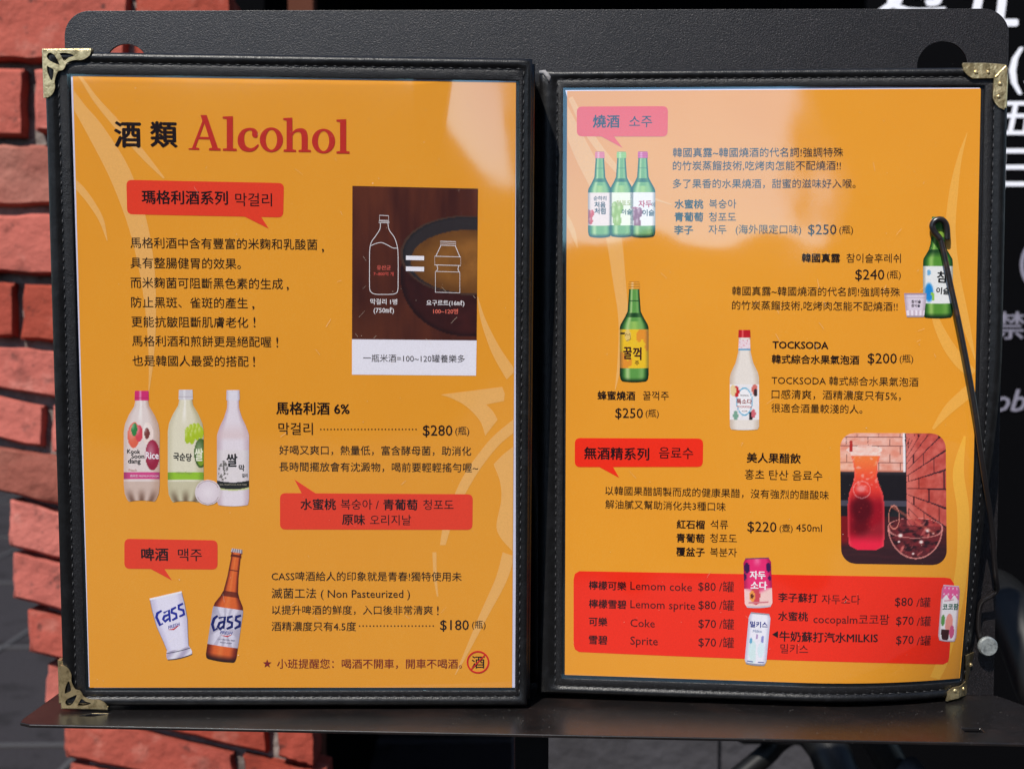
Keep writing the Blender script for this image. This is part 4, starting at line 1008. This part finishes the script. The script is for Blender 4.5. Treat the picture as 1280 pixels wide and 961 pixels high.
T("국순당", 216.5, 240, 570, 2.6, (40, 34, 30), **P, hk=1.25, rot=4); T("쌀", 243.5, 254, 568, 2.6, (226, 226, 200), **P, hk=1.5); T("White Grape", 220, 240, 590.5, .6, (150, 160, 90), **P)
T("쌀", 283, 297, 575, 2.4, (36, 32, 32), **P, hk=1.15); T("막", 298.5, 306, 584.5, 2, (36, 32, 32), **P); T("걸리", 302.5, 309.5, 594, 1.6, (36, 32, 32), **P, hk=1.3); T("SSAL TRADITIONAL RICE WINE", 274.5, 308.5, 605.3, .5, (170, 160, 140), **P)
def disc(s, t):
    r = math.hypot(s * math.sqrt(max(0, 1 - (2 * t - 1) ** 2)), 2 * t - 1); c = mix((232, 220, 226), (214, 198, 206), r)
    if .86 < r < .92: c = (176, 156, 160)
    if r > .92: c = (214, 200, 204)
    return c
SL.strip("printed_cup", 260, 599.2, 631.2, [(i / 20, 16.2 * math.sqrt(max(0, 1 - (2 * i / 20 - 1) ** 2)) + .01) for i in range(21)], disc, h=.20)
# beer glass and bottle
def bglass(s, t):
    c = mix((226, 220, 240), (200, 192, 216), sm(.5, .95, abs(s)))
    if abs(s) > .95: c = (90, 90, 110)
    if t < .03: c = (236, 232, 240)
    if t > .86: c = mix((176, 164, 190), (226, 220, 232), .5 + .5 * math.sin(s * 5 + t * 30))
    if .885 < t < .90 or t > .985: c = (70, 70, 90)
    return c
SL.strip("printed_glass", 216, 742, 822, [(0, 20.5), (.2, 21), (.45, 20), (.7, 16), (.85, 14), (.9, 15.5), (.95, 16.5), (1, 15.5)], bglass, rot=-13, bot=1.5, cols=20, label="printed beer glass tilted left")
def logo(strs, col, wd=2.9):
    for st in strs:
        SL.stroke("logo_letter", [(140 + x / 5.34, 660 + y / 5.34) for x, y in st], wd, col, .24, taper=[wd * (.8 if i in (0, len(st) - 1) else 1.15) for i in range(len(st))])
logo([[(332, 548), (303, 566), (297, 592), (322, 645), (340, 632)], [(345, 564), (380, 545), (388, 622)], [(378, 575), (350, 585), (342, 605), (354, 620), (380, 600)], [(428, 525), (400, 540), (398, 560), (428, 570), (432, 595), (402, 612)], [(475, 500), (445, 515), (446, 537), (476, 545), (482, 572), (450, 588)]], (36, 44, 150))
T("FRESH", 210, 226, 784, 1.6, (80, 84, 160), **P, rot=-20, shear=.3); SL.stroke("swoosh_mark", [(211, 786.5), (217, 786), (225, 780)], 1.2, (200, 40, 44), .22, taper=[.4, 1.8, .3])
BP = [(0, .34), (.035, .38), (.04, .31), (.07, .36), (.08, .31), (.25, .36), (.38, .47), (.43, .62), (.50, .92), (.55, 1), (.96, 1), (.99, .94), (1, .85)]
def bbot(s, t):
    if t < .035: return mix((206, 196, 200), (120, 110, 120), .5 + .5 * math.sin(s * 16))
    c = mix((216, 96, 40), (96, 24, 12), sm(.45, 1, abs(s))); c = mix(c, (240, 140, 70), .4 * sm(.3, 0, abs(s + .1)))
    if .19 < t < .2 or .05 < t < .075: c = (96, 30, 20)
    if .38 < t < .43: c = mix(c, (70, 18, 12), .7)
    if .53 < t < .87:
        c = mix((216, 210, 226), (166, 158, 176), sm(.5, 1, abs(s))); c = mix(c, (160, 152, 172), .5 * sm(0, .6, math.sin(math.atan2(t - .7, s * .3) * 9)))
    if t > .94: c = mix(c, (40, 12, 10), sm(.93, 1, t))
    return c
SL.strip("printed_bottle", 286, 685, 826, [(a, b * 19.2) for a, b in BP], bbot, rot=8.5, bot=1, cols=20, label="printed brown beer bottle tilted right")
logo([[(706, 582), (682, 600), (670, 640), (682, 680), (705, 665)], [(712, 597), (754, 590), (744, 668)], [(748, 620), (718, 630), (708, 655), (722, 672), (744, 650)], [(806, 585), (775, 594), (772, 618), (802, 630), (800, 655), (765, 670)], [(862, 580), (830, 590), (826, 612), (854, 625), (852, 650), (818, 668)]], (26, 30, 100), 3.1)
T("FRESH", 275, 291, 789.5, 1.6, (70, 76, 150), **P, rot=4, shear=.3); SL.stroke("swoosh_mark", [(277, 793.5), (284, 795), (290, 792.5)], 1.1, (200, 40, 44), .22, taper=[.3, 1.6, .3])
T("CASS BREWERY BEER", 272, 294, 798, .5, (90, 84, 110), **P, rot=6); T("FRESH LAGER", 275, 290, 802, .5, (90, 84, 110), **P, rot=6)
# cans
CP = [(0, .84), (.03, .88), (.09, 1), (.92, 1), (.98, .88), (1, .84)]
def plum(s, t):
    c = mix((226, 44, 110), (176, 22, 80), sm(.6, 1, abs(s))); c = mix(c, (246, 140, 176), .6 * sm(.4, 0, abs(s)) * sm(.22, .05, t))
    if t < .03: c = (120, 70, 90)
    for (fx, fy, r) in ((-.75, .2, .2), (.8, .2, .18), (-.95, .38, .14), (.85, .42, .1)):
        if math.hypot(s - fx, (t - fy) * 1.8) < r: c = (60, 24, 76)
    if t > .62: c = mix(c, (238, 196, 190), sm(.62, .78, t + .12 * abs(s)))
    if math.hypot(s + .2, (t - .76) * 1.8) < .33: c = (206, 66, 80)
    if math.hypot(s + .45, (t - .77) * 1.8) < .2: c = (236, 150, 70)
    if math.hypot(s + .45, (t - .77) * 1.8) < .1: c = (90, 34, 30)
    if .885 < t < .91 and abs(s) < .7: c = (206, 120, 130)
    if t > .96: c = (196, 186, 196)
    return c
SR.strip("printed_can", 947.3, 696.8, 758.5, [(a, b * 17.3) for a, b in CP], plum, rot=-2, bot=1, h=.2, label="printed pink can of plum soda")
Q = dict(name="label_text", h=.28)
SR.text("자두", 937, 957, 718, 3, (236, 226, 232), **Q); SR.text("소다", 938, 959, 731, 3, (236, 226, 232), **Q)
def milk(s, t):
    c = mix((232, 228, 240), (190, 186, 206), sm(.6, 1, abs(s)))
    for (fx, fy, r, fc) in ((-.4, .72, .35, (200, 226, 226)), (.4, .7, .3, (206, 226, 232)), (-.3, .86, .3, (206, 224, 224)), (.45, .5, .14, (120, 120, 190)), (-.1, .46, .1, (150, 110, 170)), (-.6, .55, .12, (70, 150, 190))):
        if math.hypot(s - fx, (t - fy) * 2) < r: c = mix(c, fc, .8)
    if t < .03 or t > .97: c = (150, 146, 156)
    if .93 < t < .95 and abs(abs(s) - .5) < .3: c = (70, 80, 150)
    return c
SR.strip("printed_can", 947, 765.5, 830.5, [(a, b * 13.6) for a, b in CP], milk, rot=5.5, bot=1, h=.2, label="printed white can of milk soda")
SR.text("밀키스", 937.5, 959.5, 779.5, 2.4, (28, 40, 130), **Q, rot=1); SR.text("Milkis", 941, 952, 788, .8, (110, 130, 170), **Q)
def coco(s, t):
    c = (236, 228, 232)
    if t < .22 + .04 * math.cos(s * 7): c = (226, 92, 150)
    if t < .22 and math.hypot((s * 2.2) % 1 - .5, (t * 9) % 1 - .5) < .18: c = (246, 190, 216)
    if math.hypot(s - .1, (t - .70) * 2.2) < .42: c = (236, 150, 140)
    if math.hypot(s + .25, (t - .84) * 2.2) < .45 and t > .80: c = (66, 34, 36)
    if math.hypot(s - .45, (t - .83) * 2.2) < .26: c = (206, 90, 130)
    if math.hypot(s + .6, (t - .64) * 2.2) < .22: c = (96, 150, 80)
    c = mix(c, (170, 130, 140), .7 * sm(.7, 1, abs(s)))
    if t < .02 or t > .975: c = (196, 176, 190)
    return c
SR.strip("printed_can", 1186.2, 731, 800.5, [(a, b * 11.4) for a, b in CP], coco, rot=4.5, bot=1, h=.2, label="printed pink and white coconut can")
SR.text("코코팜", 1178, 1198, 758, 2.6, (30, 96, 70), **Q, hk=1.2); SR.text("cocopalm", 1180, 1192, 750, .8, (206, 80, 130), **Q, rot=-6)

# ------------------------------------------------------------------ under and beside the stand
def tubething(name, label, cat, tubes, base):
    t = thing(name, base, label, cat)
    for nm, pts, r in tubes:
        path = [Vector(p) for p in smoothpath([tuple(px3(*p)) for p in pts], 6)]
        mesh(nm, *tube(path, r, 16), tubem, t, smooth=True)
    return t
b_ = px3(1060, 900, 1.1)
tubething("black_metal_chair", "black tubular metal chair half hidden beneath the ledge on the right", "chair", [
    ("leg", [(930, 905, 1.2), (1000, 905, 1.15), (1028, 925, 1.12), (1045, 960, 1.1), (1075, 1060, 1.08), (1140, 1500, 1.02), (1180, 2150, 1.0)], .018),
    ("leg", [(1080, 895, 1.0), (1100, 930, 1.0), (1122, 975, 1.0), (1160, 1100, .98), (1240, 2300, .98)], .013),
    ("stretcher", [(905, 985, 1.2), (955, 945, 1.2), (975, 925, 1.2), (1010, 905, 1.18)], .010)], (b_.x, b_.y, 0))
b_ = px3(1260, 760, .9)
tubething("black_handrail", "thick glossy black tube curving away at the right edge below the clip", "rail", [
    ("tube", [(1200, 735, 1.0), (1240, 742, .98), (1268, 772, .95), (1300, 850, .92), (1330, 1000, .9), (1350, 1900, .9), (1352, 2400, .9)], .020)], (b_.x, b_.y, 0))

# ------------------------------------------------------------------ unseen buildings added behind the viewer to block sky and shape sleeve reflections
def bld(x0, x1, y, z, d, label, cat="building", nm="added_building"):
    t = thing(nm, ((x0 + x1) / 2, y, 0), label, cat)
    mesh("wall", *boxw(x0, x1, y - d, y, 0, z), wallm, t)
    return t
bld(-14, .78, -8.4, 2.12, 4, "unseen low dark building added behind the viewer to darken the lower sleeve reflections")
bld(.78, 14, -8.2, 9, 4, "unseen tall dark building added behind the viewer to darken the right of the right sleeve")
